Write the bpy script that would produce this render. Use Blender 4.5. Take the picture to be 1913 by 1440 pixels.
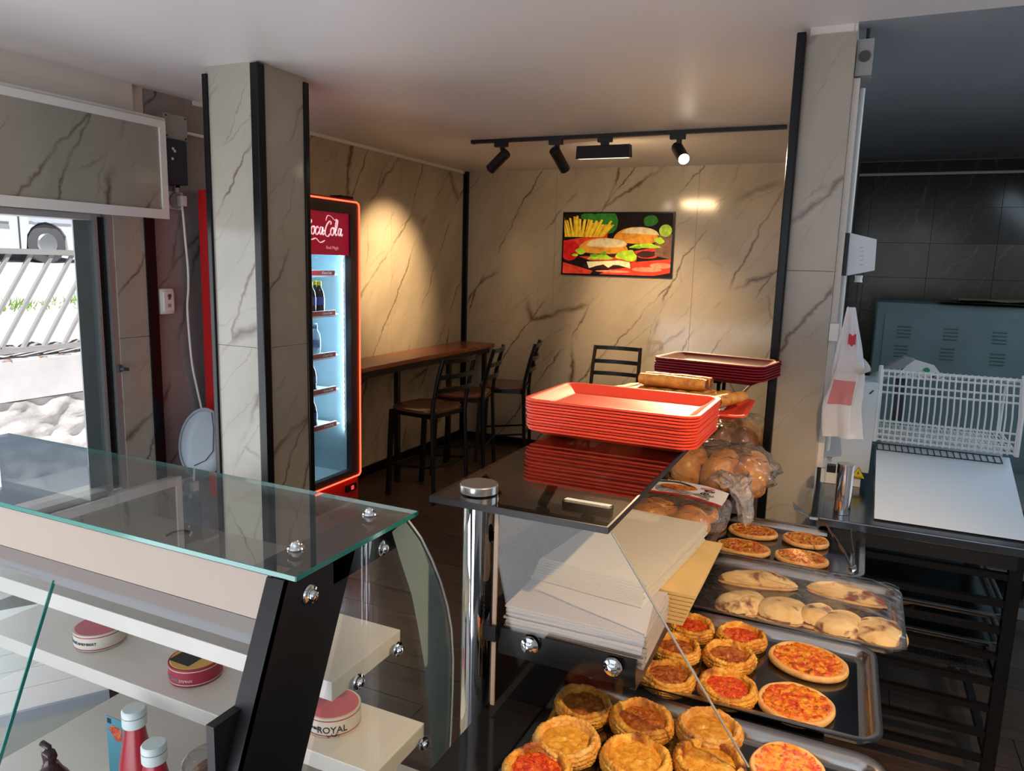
import bpy, bmesh, math, random
from mathutils import Vector, Matrix, noise
random.seed(7)
PI = math.pi
SC = bpy.context.scene
COL = SC.collection
for o in list(bpy.data.objects): bpy.data.objects.remove(o)

# ------------------------------------------------------------------ camera
FPX = 1383.0; CW, CH = 1913.0, 1440.0
yaw, pit, rol = math.radians(24.67), math.radians(9.28), math.radians(1.6)
C0 = Vector((0, 0, 1.65))
FW = Vector((-math.sin(yaw)*math.cos(pit), math.cos(yaw)*math.cos(pit), -math.sin(pit)))
_rt = Vector((math.cos(yaw), math.sin(yaw), 0)); _up = _rt.cross(FW)
RT = math.cos(rol)*_rt + math.sin(rol)*_up
UP = -math.sin(rol)*_rt + math.cos(rol)*_up
cam_d = bpy.data.cameras.new('camera'); cam = bpy.data.objects.new('camera', cam_d); COL.objects.link(cam)
cam_d.sensor_width = 36; cam_d.lens = FPX/CW*36; cam_d.clip_start = .02
M = Matrix((RT, UP, -FW)).transposed().to_4x4(); M.translation = C0
cam.matrix_world = M
SC.camera = cam

def at(ax, v, px, py):
    """point of the plane ax=v that the photograph shows at (px,py)"""
    d = FW + RT*((px-CW/2)/FPX) + UP*((CH/2-py)/FPX)
    i = 'XYZ'.index(ax); t = (v-C0[i])/d[i]
    return C0 + d*t

# ------------------------------------------------------------------ world + lights
SC.view_settings.view_transform = 'Standard'; SC.view_settings.look = 'None'
SC.view_settings.gamma = 1; SC.view_settings.exposure = 0.0
SC.view_settings.use_curve_mapping = False
w = bpy.data.worlds.new('world'); SC.world = w; w.use_nodes = True
nt = w.node_tree; bg = nt.nodes['Background']
sky = nt.nodes.new('ShaderNodeTexSky'); sky.sky_type = 'HOSEK_WILKIE'
sky.sun_direction = (.35, -.3, .88); sky.turbidity = 4
hs = nt.nodes.new('ShaderNodeHueSaturation'); hs.inputs['Saturation'].default_value = .6
nt.links.new(sky.outputs[0], hs.inputs['Color']); nt.links.new(hs.outputs[0], bg.inputs[0])
bg.inputs[1].default_value = 1.6

def lamp(kind, name, loc, target, energy, color=(1,1,1), **kw):
    d = bpy.data.lights.new(name, kind); d.energy = energy; d.color = color
    for k, v in kw.items(): setattr(d, k, v)
    o = bpy.data.objects.new(name, d); COL.objects.link(o); o.location = loc
    o.rotation_euler = (Vector(target)-Vector(loc)).to_track_quat('-Z', 'Y').to_euler()
    return o
SUN = lamp('SUN', 'sun', (0, 0, 20), (-8, 7, 0), 7.0, (1, .97, .92), angle=.01)
WARM = (1, .68, .37)
DAY = lamp('AREA', 'daylight_shopfront', (-.9, -1.9, 1.75), (-1.2, 2.4, .7), 15, (.86, .93, 1.0), shape='RECTANGLE', size=4.6, size_y=1.3)
BOUNCE = lamp('AREA', 'daylight_pavement_bounce', (-2.0, -.9, .35), (-2.0, .9, 2.47), 54, (.9, .93, 1.0), shape='RECTANGLE', size=2.6, size_y=1.2)
WIN = lamp('AREA', 'daylight_door_left', (-3.75, 1.3, 1.0), (0, 1.9, 1.0), 26, (.87, .94, 1.0), shape='RECTANGLE', size=1.9, size_y=1.7)
KIT = lamp('AREA', 'kitchen_daylight', (1.75, 3.1, 2.1), (.5, 3.0, .5), 20, (.62, .82, 1.0), shape='RECTANGLE', size=1.6, size_y=1.2)

# ------------------------------------------------------------------ materials
def nodes(name):
    m = bpy.data.materials.new(name); m.use_nodes = True
    t = m.node_tree; b = t.nodes['Principled BSDF']
    return m, t, b
def mat(name, col, rough=.5, metal=0, spec=.5, emit=None, es=1, bump=0, bscale=50, var=0, vscale=8, coat=0, alpha=1, trans=0):
    m, t, b = nodes(name)
    b.inputs['Base Color'].default_value = (*col, 1); b.inputs['Roughness'].default_value = rough
    b.inputs['Metallic'].default_value = metal; b.inputs['Specular IOR Level'].default_value = spec
    if coat: b.inputs['Coat Weight'].default_value = coat; b.inputs['Coat Roughness'].default_value = .05
    if emit: b.inputs['Emission Color'].default_value = (*emit, 1); b.inputs['Emission Strength'].default_value = es
    if trans: b.inputs['Transmission Weight'].default_value = trans
    if alpha < 1: b.inputs['Alpha'].default_value = alpha
    if bump or var:
        tc = t.nodes.new('ShaderNodeTexCoord')
    if bump:
        n = t.nodes.new('ShaderNodeTexNoise'); n.inputs['Scale'].default_value = bscale; n.inputs['Detail'].default_value = 4
        t.links.new(tc.outputs['Object'], n.inputs['Vector'])
        bp = t.nodes.new('ShaderNodeBump'); bp.inputs['Strength'].default_value = bump; bp.inputs['Distance'].default_value = .01
        t.links.new(n.outputs[0], bp.inputs['Height']); t.links.new(bp.outputs[0], b.inputs['Normal'])
    if var:
        n = t.nodes.new('ShaderNodeTexNoise'); n.inputs['Scale'].default_value = vscale; n.inputs['Detail'].default_value = 5
        t.links.new(tc.outputs['Object'], n.inputs['Vector'])
        r = t.nodes.new('ShaderNodeValToRGB')
        r.color_ramp.elements[0].position = .3; r.color_ramp.elements[1].position = .7
        r.color_ramp.elements[0].color = (*[c*(1-var) for c in col], 1)
        r.color_ramp.elements[1].color = (*[min(1, c*(1+var)) for c in col], 1)
        t.links.new(n.outputs[0], r.inputs[0]); t.links.new(r.outputs[0], b.inputs['Base Color'])
    return m
def ramp(t, fac, stops, interp='LINEAR'):
    r = t.nodes.new('ShaderNodeValToRGB'); r.color_ramp.interpolation = interp
    e = r.color_ramp.elements
    while len(e) < len(stops): e.new(.5)
    for i, (p, c) in enumerate(stops):
        e[i].position = p; e[i].color = (*c, 1) if len(c) == 3 else c
    t.links.new(fac, r.inputs[0]); return r.outputs[0]
def mth(t, op, a, b=None, c=None):
    n = t.nodes.new('ShaderNodeMath'); n.operation = op
    for i, v in enumerate((a, b, c)):
        if v is None: continue
        if isinstance(v, (int, float)): n.inputs[i].default_value = v
        else: t.links.new(v, n.inputs[i])
    return n.outputs[0]
def mixc(t, fac, a, b, mode='MIX'):
    n = t.nodes.new('ShaderNodeMix'); n.data_type = 'RGBA'; n.blend_type = mode
    for k, v in ((0, fac), (6, a), (7, b)):
        if isinstance(v, (int, float)): n.inputs[k].default_value = v
        elif isinstance(v, tuple): n.inputs[k].default_value = (*v, 1)
        else: t.links.new(v, n.inputs[k])
    return n.outputs[2]
def mapping(t, vec, rot=(0,0,0), scale=(1,1,1), loc=(0,0,0)):
    n = t.nodes.new('ShaderNodeMapping'); t.links.new(vec, n.inputs[0])
    n.inputs['Rotation'].default_value = rot; n.inputs['Scale'].default_value = scale; n.inputs['Location'].default_value = loc
    return n.outputs[0]
def tnoise(t, vec, scale, detail=4, dist=0, rough=.5):
    n = t.nodes.new('ShaderNodeTexNoise'); t.links.new(vec, n.inputs['Vector'])
    n.inputs['Scale'].default_value = scale; n.inputs['Detail'].default_value = detail
    n.inputs['Distortion'].default_value = dist; n.inputs['Roughness'].default_value = rough
    return n
def vadd(t, a, b, s):
    sc = t.nodes.new('ShaderNodeVectorMath'); sc.operation = 'SCALE'; t.links.new(b, sc.inputs[0]); sc.inputs[3].default_value = s
    ad = t.nodes.new('ShaderNodeVectorMath'); ad.operation = 'ADD'; t.links.new(a, ad.inputs[0]); t.links.new(sc.outputs[0], ad.inputs[1])
    return ad.outputs[0]

def marble(name, base, dark, ang=35, rough=.13, seed=0., vein=(.085,.045,.018), dens=1.0):
    m, t, b = nodes(name)
    uv = t.nodes.new('ShaderNodeUVMap').outputs[0]
    v0 = mapping(t, uv, rot=(0,0,math.radians(ang)), loc=(seed, seed*.7, 0))   # x across, y along veins
    ns = tnoise(t, v0, 2.6*dens, 6, 0, .62)
    vd = vadd(t, v0, ns.outputs['Color'], .16)
    ns2 = tnoise(t, v0, 14, 4)
    vd = vadd(t, vd, ns2.outputs['Color'], .035)
    def veins(sx, sy, wdt, off):
        mp = mapping(t, vd, scale=(sx, sy, 1), loc=(off, off*1.7, 0))
        vo = t.nodes.new('ShaderNodeTexVoronoi'); vo.feature = 'DISTANCE_TO_EDGE'; vo.voronoi_dimensions = '2D'
        vo.inputs['Scale'].default_value = 1; t.links.new(mp, vo.inputs['Vector'])
        return ramp(t, vo.outputs['Distance'], [(0, (1,1,1)), (wdt*.35, (.6,.6,.6)), (wdt, (0,0,0))])
    a = veins(2.6*dens, .50*dens, .026, 3.1)
    mk = tnoise(t, v0, 1.7, 3); mka = ramp(t, mk.outputs[0], [(.42, (0,0,0)), (.56, (1,1,1))])
    c = veins(5.6*dens, 1.1*dens, .020, 8.3)
    mk2 = tnoise(t, mapping(t, v0, loc=(5,5,5)), 3.1, 3); mkc = ramp(t, mk2.outputs[0], [(.46, (0,0,0)), (.66, (.55,.55,.55))])
    f = mth(t, 'MAXIMUM', mth(t, 'MULTIPLY', a, mka), mth(t, 'MULTIPLY', c, mkc))
    cl = tnoise(t, mapping(t, vd, scale=(2.2, .9, 1)), 1.4, 7, 0, .6)
    basec = ramp(t, cl.outputs[0], [(.3, dark), (.6, base), (.8, tuple(min(1, x*1.08) for x in base))])
    fin = mixc(t, mth(t, 'MULTIPLY', f, .9), basec, vein)
    t.links.new(fin, b.inputs['Base Color'])
    b.inputs['Roughness'].default_value = rough; b.inputs['Specular IOR Level'].default_value = .5
    return m

def glassy(name, tint=(1,1,1), refl=1.0, rough=0.0, diffuse=0.0, dcol=(1,1,1), bump=0, bscale=20, ior=1.5):
    """thin pane: transparent with a fresnel mirror on top, optionally a diffuse veil"""
    m = bpy.data.materials.new(name); m.use_nodes = True; t = m.node_tree; t.nodes.clear()
    out = t.nodes.new('ShaderNodeOutputMaterial')
    tr = t.nodes.new('ShaderNodeBsdfTransparent'); tr.inputs[0].default_value = (*tint, 1)
    gl = t.nodes.new('ShaderNodeBsdfGlossy'); gl.inputs['Roughness'].default_value = rough
    fr = t.nodes.new('ShaderNodeLayerWeight'); fr.inputs[0].default_value = .5      # symmetric Schlick: a pane mirrors alike from both faces
    f = mth(t, 'MINIMUM', mth(t, 'MULTIPLY', mth(t, 'MULTIPLY_ADD', mth(t, 'POWER', fr.outputs['Facing'], 4.5), .93, .045), refl), .95)
    base = tr.outputs[0]
    if bump:
        tc = t.nodes.new('ShaderNodeTexCoord')
        n = tnoise(t, tc.outputs['Object'], bscale, 3, .8)
        bp = t.nodes.new('ShaderNodeBump'); bp.inputs['Strength'].default_value = bump; bp.inputs['Distance'].default_value = .02
        t.links.new(n.outputs[0], bp.inputs['Height'])
        t.links.new(bp.outputs[0], gl.inputs['Normal']); t.links.new(bp.outputs[0], fr.inputs['Normal'])
    if diffuse:
        df = t.nodes.new('ShaderNodeBsdfDiffuse'); df.inputs[0].default_value = (*dcol, 1)
        mx = t.nodes.new('ShaderNodeMixShader'); mx.inputs[0].default_value = diffuse
        t.links.new(base, mx.inputs[1]); t.links.new(df.outputs[0], mx.inputs[2]); base = mx.outputs[0]
    ms = t.nodes.new('ShaderNodeMixShader'); t.links.new(f, ms.inputs[0])
    t.links.new(base, ms.inputs[1]); t.links.new(gl.outputs[0], ms.inputs[2]); t.links.new(ms.outputs[0], out.inputs[0])
    return m

def woody(name, c1, c2, rough=.4, scale=(1, 12, 12), rnd=True):
    m, t, b = nodes(name)
    uv = t.nodes.new('ShaderNodeUVMap').outputs[0]
    if rnd:
        oi = t.nodes.new('ShaderNodeObjectInfo')
        cb = t.nodes.new('ShaderNodeCombineXYZ'); t.links.new(mth(t, 'MULTIPLY', oi.outputs['Random'], 37.), cb.inputs[0]); t.links.new(mth(t, 'MULTIPLY', oi.outputs['Random'], 91.), cb.inputs[1])
        uv = vadd(t, uv, cb.outputs[0], 1)
    n = tnoise(t, mapping(t, uv, scale=scale), 3, 8, .6, .65)
    c = ramp(t, n.outputs[0], [(.3, c1), (.7, c2)])
    if rnd:
        c = mixc(t, 1.0, c, ramp(t, oi.outputs['Random'], [(0, (.7,.7,.7)), (1, (1.2,1.15,1.1))]), 'MULTIPLY')
    t.links.new(c, b.inputs['Base Color'])
    b.inputs['Roughness'].default_value = rough
    return m

def dough(name, stops, scale=24, rough=.55, bump=.5, bscale=110, spots=None, dist=.5, spec=.4):
    m, t, b = nodes(name)
    tc = t.nodes.new('ShaderNodeTexCoord'); oi = t.nodes.new('ShaderNodeObjectInfo')
    cb = t.nodes.new('ShaderNodeCombineXYZ')
    for i in range(3): t.links.new(mth(t, 'MULTIPLY', oi.outputs['Random'], 13.+i*7), cb.inputs[i])
    v = vadd(t, tc.outputs['Object'], cb.outputs[0], 1)
    n = tnoise(t, v, scale, 6, dist, .62)
    c = ramp(t, n.outputs[0], stops)
    if spots:
        sc, lo, hi, colr = spots
        n2 = tnoise(t, mapping(t, v, loc=(3,1,2)), sc, 3, .3)
        f = ramp(t, n2.outputs[0], [(lo, (0,0,0)), (hi, (1,1,1))])
        c = mixc(t, f, c, colr)
    t.links.new(c, b.inputs['Base Color'])
    b.inputs['Roughness'].default_value = rough; b.inputs['Specular IOR Level'].default_value = spec
    n3 = tnoise(t, v, bscale, 5, 0)
    bp = t.nodes.new('ShaderNodeBump'); bp.inputs['Strength'].default_value = bump; bp.inputs['Distance'].default_value = .004
    t.links.new(n3.outputs[0], bp.inputs['Height']); t.links.new(bp.outputs[0], b.inputs['Normal'])
    return m

MT = {}
MT['marble'] = marble('marble_beige', (.50,.435,.33), (.40,.34,.255))
MT['marble_col'] = marble('marble_column', (.42,.385,.325), (.35,.315,.265), seed=4.3, vein=(.10,.06,.03))
MT['marble_grey'] = marble('marble_grey', (.36,.34,.29), (.30,.28,.24), seed=9.1, vein=(.09,.06,.035))
MT['ceil'] = mat('ceiling_paint', (.78,.75,.74), .45, bump=.03, bscale=6)
MT['ceil_k'] = mat('kitchen_ceiling_paint', (.31,.335,.37), .5, bump=.05, bscale=8, var=.12, vscale=1.2)
MT['plaster'] = mat('plaster_white', (.72,.66,.61), .6, bump=.05, bscale=10)
MT['black'] = mat('black_gloss', (.006,.006,.008), .2, spec=.3)
MT['blackm'] = mat('black_matt', (.009,.009,.01), .45)
MT['blackmetal'] = mat('black_metal', (.008,.008,.009), .3, spec=.3)
MT['white'] = mat('white_plastic', (.78,.78,.76), .35)
MT['whitebox'] = mat('white_enamel', (.66,.73,.80), .22)
MT['greybox'] = mat('grey_plastic', (.30,.30,.31), .5)
MT['darkgrey'] = mat('dark_grey', (.05,.055,.06), .5)
MT['navy'] = mat('navy_plastic', (.012,.022,.045), .4)
MT['alu'] = mat('aluminium', (.45,.47,.48), .35, metal=.8)
MT['chrome'] = mat('chrome', (.85,.86,.88), .06, metal=1)
MT['brushed'] = mat('brushed_steel', (.75,.73,.70), .25, metal=1)
MT['steel'] = mat('tray_steel', (.46,.45,.44), .23, metal=1, bump=.06, bscale=30)
MT['steeldark'] = mat('tray_bottom_steel', (.20,.20,.21), .16, metal=1, var=.25, vscale=9)
MT['red'] = mat('red_tray_plastic', (.84,.07,.03), .45, spec=.3)
MT['darkred'] = mat('dark_red_tray_plastic', (.15,.005,.012), .55, spec=.15)
MT['fridge_red'] = mat('fridge_red', (.5,.012,.015), .3)
MT['panel_beige'] = mat('beige_laminate', (.60,.50,.42), .35, var=.04, vscale=2)
MT['shelf_white'] = mat('shelf_white', (.80,.77,.72), .3, var=.04, vscale=5)
MT['paper'] = mat('white_paper', (.45,.41,.41), .8, bump=.05, bscale=10)
MT['napkin'] = mat('cream_napkin', (.53,.49,.41), .85, bump=.12, bscale=12)
MT['kraft'] = mat('kraft_paper', (.62,.43,.17), .75, bump=.2, bscale=14, var=.1)
MT['teal'] = mat('teal_enamel', (.12,.19,.20), .38, var=.12, vscale=4)
MT['yellow'] = mat('warning_yellow', (.85,.62,.02), .5)
MT['ink'] = mat('black_ink', (.02,.02,.02), .5)
MT['inkgrey'] = mat('grey_ink', (.3,.3,.32), .5)
MT['greyblue'] = mat('grey_blue_plastic', (.33,.38,.45), .3)
MT['sauce'] = mat('red_sauce_bottle', (.38,.02,.035), .28)
MT['capwhite'] = mat('bottle_cap_white', (.68,.80,.80), .35)
MT['wood'] = woody('bar_wood', (.17,.045,.018), (.30,.09,.035), .25, (2, 10, 10))
MT['seatwood'] = woody('seat_wood', (.07,.03,.018), (.16,.07,.04), .25, (3, 22, 10))
MT['floor'] = woody('floor_plank', (.042,.026,.019), (.10,.066,.050), .33, (2, 14, 8))
MT['glass'] = glassy('clear_glass', (.965,.985,.98), 1.0)
MT['glass_top'] = glassy('green_tinted_glass_top', (.94,.97,.965), 2.2, diffuse=.07, dcol=(.75,.85,.88))  # bluish diffuse veil paints in the haze that the top would reflect
MT['glass_edge'] = mat('green_glass_edge', (.03,.28,.24), .12, spec=.8)
MT['glass_dark'] = glassy('smoked_glass', (.70,.68,.66), 1.15)
MT['frost'] = glassy('frosted_glass_band', (.60,.70,.70), .6, rough=.25, diffuse=.45, dcol=(.45,.6,.6))
MT['film'] = glassy('cling_film', (.985,.985,.985), 1.5, .12, .015, (1,1,1), bump=.4, bscale=7)
MT['bag'] = glassy('clear_bag', (.93,.92,.90), 1.6, .14, .06, (.95,.9,.88), bump=1.0, bscale=22)
MT['bagwhite'] = glassy('white_bag', (.9,.9,.92), 1.2, .3, .72, (.85,.86,.9), bump=.9, bscale=22)
MT['puff'] = dough('puff_pastry', [(.25, (.40,.11,.010)), (.46, (.72,.30,.03)), (.70, (.90,.56,.12))], 46, .42, 1.0, 150, (20,.54,.68,(.26,.06,.010)))
MT['puff_pale'] = dough('puff_pastry_pale', [(.25, (.46,.16,.02)), (.48, (.72,.36,.07)), (.75, (.86,.60,.24))], 46, .45, 1.0, 150, (18,.56,.70,(.32,.08,.012)))
MT['fill_red'] = dough('tomato_filling', [(.3, (.24,.015,.006)), (.48, (.62,.05,.012)), (.62, (.74,.16,.02)), (.76,(.8,.40,.06))], 75, .25, 1, 120, dist=1.5, spec=.6)
MT['fill_brown'] = dough('onion_filling', [(.3, (.16,.03,.01)), (.5, (.42,.10,.02)), (.7, (.62,.27,.05))], 55, .25, 1, 120, (22,.62,.7,(.03,.02,.015)), dist=1.5, spec=.6)
MT['fill_yellow'] = dough('cheese_filling', [(.3, (.40,.10,.015)), (.48, (.66,.29,.03)), (.7, (.78,.46,.07))], 40, .25, .8, 90, (20,.62,.75,(.30,.06,.012)), dist=1.2, spec=.6)
MT['crust'] = dough('pizza_crust', [(.3, (.52,.22,.06)), (.5, (.72,.38,.12)), (.75, (.82,.56,.26))], 22, .55, .5, 90, (14,.62,.78,(.36,.13,.03)))
MT['crust_pale'] = dough('pizza_crust_pale', [(.3, (.56,.24,.07)), (.7, (.84,.52,.20))], 30, .6, .4, 90)
MT['topping'] = dough('pizza_topping', [(.36, (.50,.025,.006)), (.47, (.66,.10,.01)), (.55, (.80,.28,.012)), (.74, (.86,.42,.03))], 36, .34, 1, 130, (60,.62,.70,(.16,.05,.010)), dist=1.8, spec=.6)
MT['topping_mix'] = dough('pizza_topping_mixed', [(.36, (.26,.05,.01)), (.47, (.60,.10,.015)), (.55, (.66,.30,.04)), (.74, (.72,.44,.09))], 48, .35, 1, 150, (52,.62,.68,(.14,.08,.02)), dist=1.8, spec=.5)
MT['calzone'] = dough('flatbread', [(.3, (.74,.44,.15)), (.6, (.88,.64,.30)), (.8, (.90,.74,.44))], 14, .6, .4, 60, (21,.545,.65,(.24,.065,.018)), dist=.8)
MT['calzone_fill'] = dough('minced_filling', [(.35, (.06,.02,.012)), (.55, (.25,.08,.03)), (.7, (.75,.45,.10))], 70, .4, 1, 120)
MT['roll'] = dough('fried_roll', [(.3, (.40,.13,.02)), (.55, (.66,.29,.05)), (.8, (.78,.45,.12))], 26, .4, .9, 140, (30,.6,.72,(.28,.08,.015)))
MT['bun'] = dough('bun', [(.3, (.48,.16,.02)), (.6, (.68,.29,.05)), (.8, (.78,.42,.10))], 12, .35, .2, 90)
MT['bundark'] = dough('dark_bun', [(.3, (.16,.05,.02)), (.7, (.34,.14,.06))], 12, .4, .2, 90)

# ------------------------------------------------------------------ mesh helpers
class MB:
    def __init__(s): s.bm = bmesh.new(); s.mi = 0
    def face(s, vs):
        try:
            f = s.bm.faces.new(vs); f.material_index = s.mi; return f
        except ValueError: return None
    def pts(s, ps): return [s.bm.verts.new(p) for p in ps]
    def poly(s, ps): s.face(s.pts(ps)); return s
    def box(s, x0, x1, y0, y1, z0, z1, bev=0):
        x0, x1 = sorted((x0, x1)); y0, y1 = sorted((y0, y1)); z0, z1 = sorted((z0, z1))
        v = s.pts([(x, y, z) for z in (z0, z1) for y in (y0, y1) for x in (x0, x1)])
        fs = [s.face([v[i] for i in q]) for q in ((0,2,3,1),(4,5,7,6),(0,1,5,4),(2,6,7,3),(0,4,6,2),(1,3,7,5))]
        if bev:
            es = {e for f in fs for e in f.edges}
            r = bmesh.ops.bevel(s.bm, geom=list(es), offset=bev, segments=2, affect='EDGES', profile=.6)
            for f in r['faces']: f.material_index = s.mi
        return s
    def prism(s, poly, vec, cap=True):
        """extrude a polygon (3-D points) along vec"""
        vec = Vector(vec); a = s.pts(poly); b = s.pts([Vector(p)+vec for p in poly]); n = len(a)
        if cap: s.face(a[::-1]); s.face(b)
        for i in range(n): s.face([a[i], a[(i+1) % n], b[(i+1) % n], b[i]])
        return s
    def beam(s, p, q, w, h, upv=(0,0,1)):
        p, q = Vector(p), Vector(q); d = (q-p).normalized(); u = Vector(upv)
        sd = d.cross(u)
        if sd.length < 1e-4: sd = d.cross(Vector((0,1,0)))
        sd.normalize(); u = sd.cross(d)
        return s.prism([p+sd*w/2+u*h/2, p-sd*w/2+u*h/2, p-sd*w/2-u*h/2, p+sd*w/2-u*h/2], q-p)
    def tube(s, path, r, n=10, cap=True, rs=None):
        path = [Vector(p) for p in path]; rings = []
        pu = None
        for i, p in enumerate(path):
            a = path[max(0, i-1)]; b = path[min(len(path)-1, i+1)]
            d = (b-a).normalized()
            if pu is None:
                pu = d.orthogonal().normalized()
            pu = (pu - d*pu.dot(d)).normalized(); v = d.cross(pu)
            rr = rs[i] if rs else r
            rings.append(s.pts([p + pu*math.cos(2*PI*k/n)*rr + v*math.sin(2*PI*k/n)*rr for k in range(n)]))
        for a, b in zip(rings, rings[1:]):
            for k in range(n): s.face([a[k], a[(k+1) % n], b[(k+1) % n], b[k]])
        if cap: s.face(rings[0][::-1]); s.face(rings[-1])
        return s
    def lathe(s, prof, c=(0,0,0), n=24, ax='Z', sx=1, sy=1, cap=True):
        c = Vector(c); rings = []
        for r, h in prof:
            ring = []
            for k in range(n):
                a = 2*PI*k/n; x, y = math.cos(a)*r*sx, math.sin(a)*r*sy
                q = {'Z': (x, y, h), 'Y': (x, h, y), 'X': (h, x, y)}[ax]
                ring.append(c+Vector(q))
            rings.append(s.pts(ring))
        for a, b in zip(rings, rings[1:]):
            for k in range(n): s.face([a[k], a[(k+1) % n], b[(k+1) % n], b[k]])
        if cap: s.face(rings[0][::-1]); s.face(rings[-1])
        return s
    def grid(s, f, nu, nv, closeu=False):
        g = [[s.bm.verts.new(f(i/(nu if closeu else nu-1), j/(nv-1))) for i in range(nu)] for j in range(nv)]
        for j in range(nv-1):
            for i in range(nu if closeu else nu-1):
                k = (i+1) % nu; s.face([g[j][i], g[j][k], g[j+1][k], g[j+1][i]])
        return g
    def join(s, mesh, mtx):
        vs = s.pts([mtx @ v.co for v in mesh.vertices])
        for p in mesh.polygons: s.face([vs[i] for i in p.vertices])
    def build(s, name, mats, parent=None, smooth=False, local=False, angle=35):
        bmesh.ops.recalc_face_normals(s.bm, faces=s.bm.faces[:])
        uvl = s.bm.loops.layers.uv.new('UVMap')
        for f in s.bm.faces:
            n = f.normal; a = max(range(3), key=lambda i: abs(n[i]))
            for l in f.loops:
                c = l.vert.co
                l[uvl].uv = (c.y, c.z) if a == 0 else ((c.x, c.z) if a == 1 else (c.x, c.y))
        off = Vector((0,0,0))
        if parent is not None and not local:
            p = parent
            while p is not None: off += p.location; p = p.parent
        for v in s.bm.verts: v.co -= off
        me = bpy.data.meshes.new(name); s.bm.to_mesh(me); s.bm.free()
        if not isinstance(mats, (list, tuple)): mats = [mats]
        for m in mats: me.materials.append(MT[m] if isinstance(m, str) else m)
        if smooth:
            me.polygons.foreach_set('use_smooth', [True]*len(me.polygons))
            if smooth == 'auto':
                me.set_sharp_from_angle(angle=math.radians(angle))
        o = bpy.data.objects.new(name, me); COL.objects.link(o)
        if parent is not None: o.parent = parent
        return o
def tag(o, label=None, cat=None, group=None, kind=None):
    for k, v in (('label', label), ('category', cat), ('group', group), ('kind', kind)):
        if v: o[k] = v
    return o
def thing(name, label, cat, loc=(0,0,0), rz=0, group=None):
    o = bpy.data.objects.new(name, None); COL.objects.link(o); o.location = loc; o.rotation_euler = (0,0,rz)
    o.empty_display_size = .1
    return tag(o, label, cat, group)
def dup(o, loc=None, rz=None, label=None, parent=None):
    c = o.copy(); COL.objects.link(c)
    if parent is not None: c.parent = parent
    for ch in list(o.children): dup(ch, parent=c)
    if loc is not None: c.location = loc
    if rz is not None: c.rotation_euler = (c.rotation_euler[0], c.rotation_euler[1], rz)
    if label: c['label'] = label
    return c
def struct(name, mb, m, **k): return tag(mb.build(name, m, **k), kind='structure')
def text_mesh(body, size, shear=0, bold=0.0, extrude=.0006):
    cu = bpy.data.curves.new('lettering', 'FONT'); cu.body = body; cu.size = size; cu.shear = shear
    cu.extrude = extrude; cu.align_x = 'CENTER'; cu.align_y = 'CENTER'; cu.offset = bold; cu.resolution_u = 3
    o = bpy.data.objects.new('lettering', cu); COL.objects.link(o)
    dg = bpy.context.evaluated_depsgraph_get(); me = bpy.data.meshes.new_from_object(o.evaluated_get(dg))
    bpy.data.objects.remove(o); bpy.data.curves.remove(cu)
    return me
def frame_m(o, x, y):
    """matrix placing local x,y plane at o with given world axes"""
    x = Vector(x).normalized(); y = Vector(y); y = (y - x*y.dot(x)).normalized(); z = x.cross(y)
    m = Matrix((x, y, z)).transposed().to_4x4(); m.translation = Vector(o); return m
def text_part(body, size, o, x, y, m, parent, name='lettering', **k):
    me = text_mesh(body, size, **k); b = MB(); b.join(me, frame_m(o, x, y)); bpy.data.meshes.remove(me)
    return b.build(name, m, parent)
def lerp(a, b, t): return a + (b-a)*t

# ------------------------------------------------------------------ room shell
XL, YB, H = -3.34, 6.15, 2.47
YF = -2.2
JAMB0, JAMB1 = 2.50, 2.69     # left wall: door opening ends at JAMB0
floor = struct('floor', MB().box(-3.6, 2.0, YF, YB+.2, -.12, -.008), 'blackm')
pm = {}
for r in range(int((YB-.6)/.2)+1):
    y0 = .6 + r*.2; off = (r % 3)*.4
    for c in range(5):
        x0 = -3.34 - off + c*1.2; x1 = x0+1.2
        x0, x1 = max(x0, XL)+.0015, min(x1, 1.9)-.0015
        if x1-x0 < .05 or y0+.2 > YB: continue
        key = round(x1-x0, 3)
        b = MB().box(x0, x1, y0+.0015, y0+.1985, -.008, 0)
        b.build('floor_plank', 'floor', floor)
ceil = struct('ceiling', MB().box(-3.6, 2.0, YF, 2.83, H, H+.1).box(-3.6, -.08, 2.83, YB+.2, H, H+.1), 'ceil')
struct('ceiling_kitchen', MB().box(-.08, 2.0, 2.83, YB+.3, H, H+.1), 'ceil_k')
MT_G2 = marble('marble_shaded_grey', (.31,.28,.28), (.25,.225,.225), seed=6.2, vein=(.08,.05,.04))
# left wall: solid past the door jamb, above the door and in front of it
wl = struct('wall_left', MB().box(XL-.25, XL-.012, JAMB0, YB+.2, 0, H).box(XL-.25, XL-.012, YF, JAMB0, 1.86, H).box(XL-.25, XL-.012, YF, -.1, 0, 1.86), 'plaster')
def panels(axis, c, spans, z0, z1, m, parent, th=.012, sgn=1):
    for a, bb in spans:
        b = MB()
        if axis == 'X': b.box(c-th*(sgn > 0), c+th*(sgn < 0), a+.001, bb-.001, z0, z1)
        else: b.box(a+.001, bb-.001, c-th*(sgn < 0), c+th*(sgn > 0), z0, z1)
        b.build('wall_panel', m, parent)
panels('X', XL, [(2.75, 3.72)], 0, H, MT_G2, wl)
panels('X', XL, [(3.72, 4.94), (4.94, YB)], 0, H, 'marble', wl)
wb = struct('wall_back', MB().box(XL-.2, -.24, YB+.012, YB+.2, 0, H), 'plaster')
panels('Y', YB, [(XL, -2.45), (-2.45, -1.23), (-1.23, -.24)], 0, H, 'marble', wb)
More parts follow.
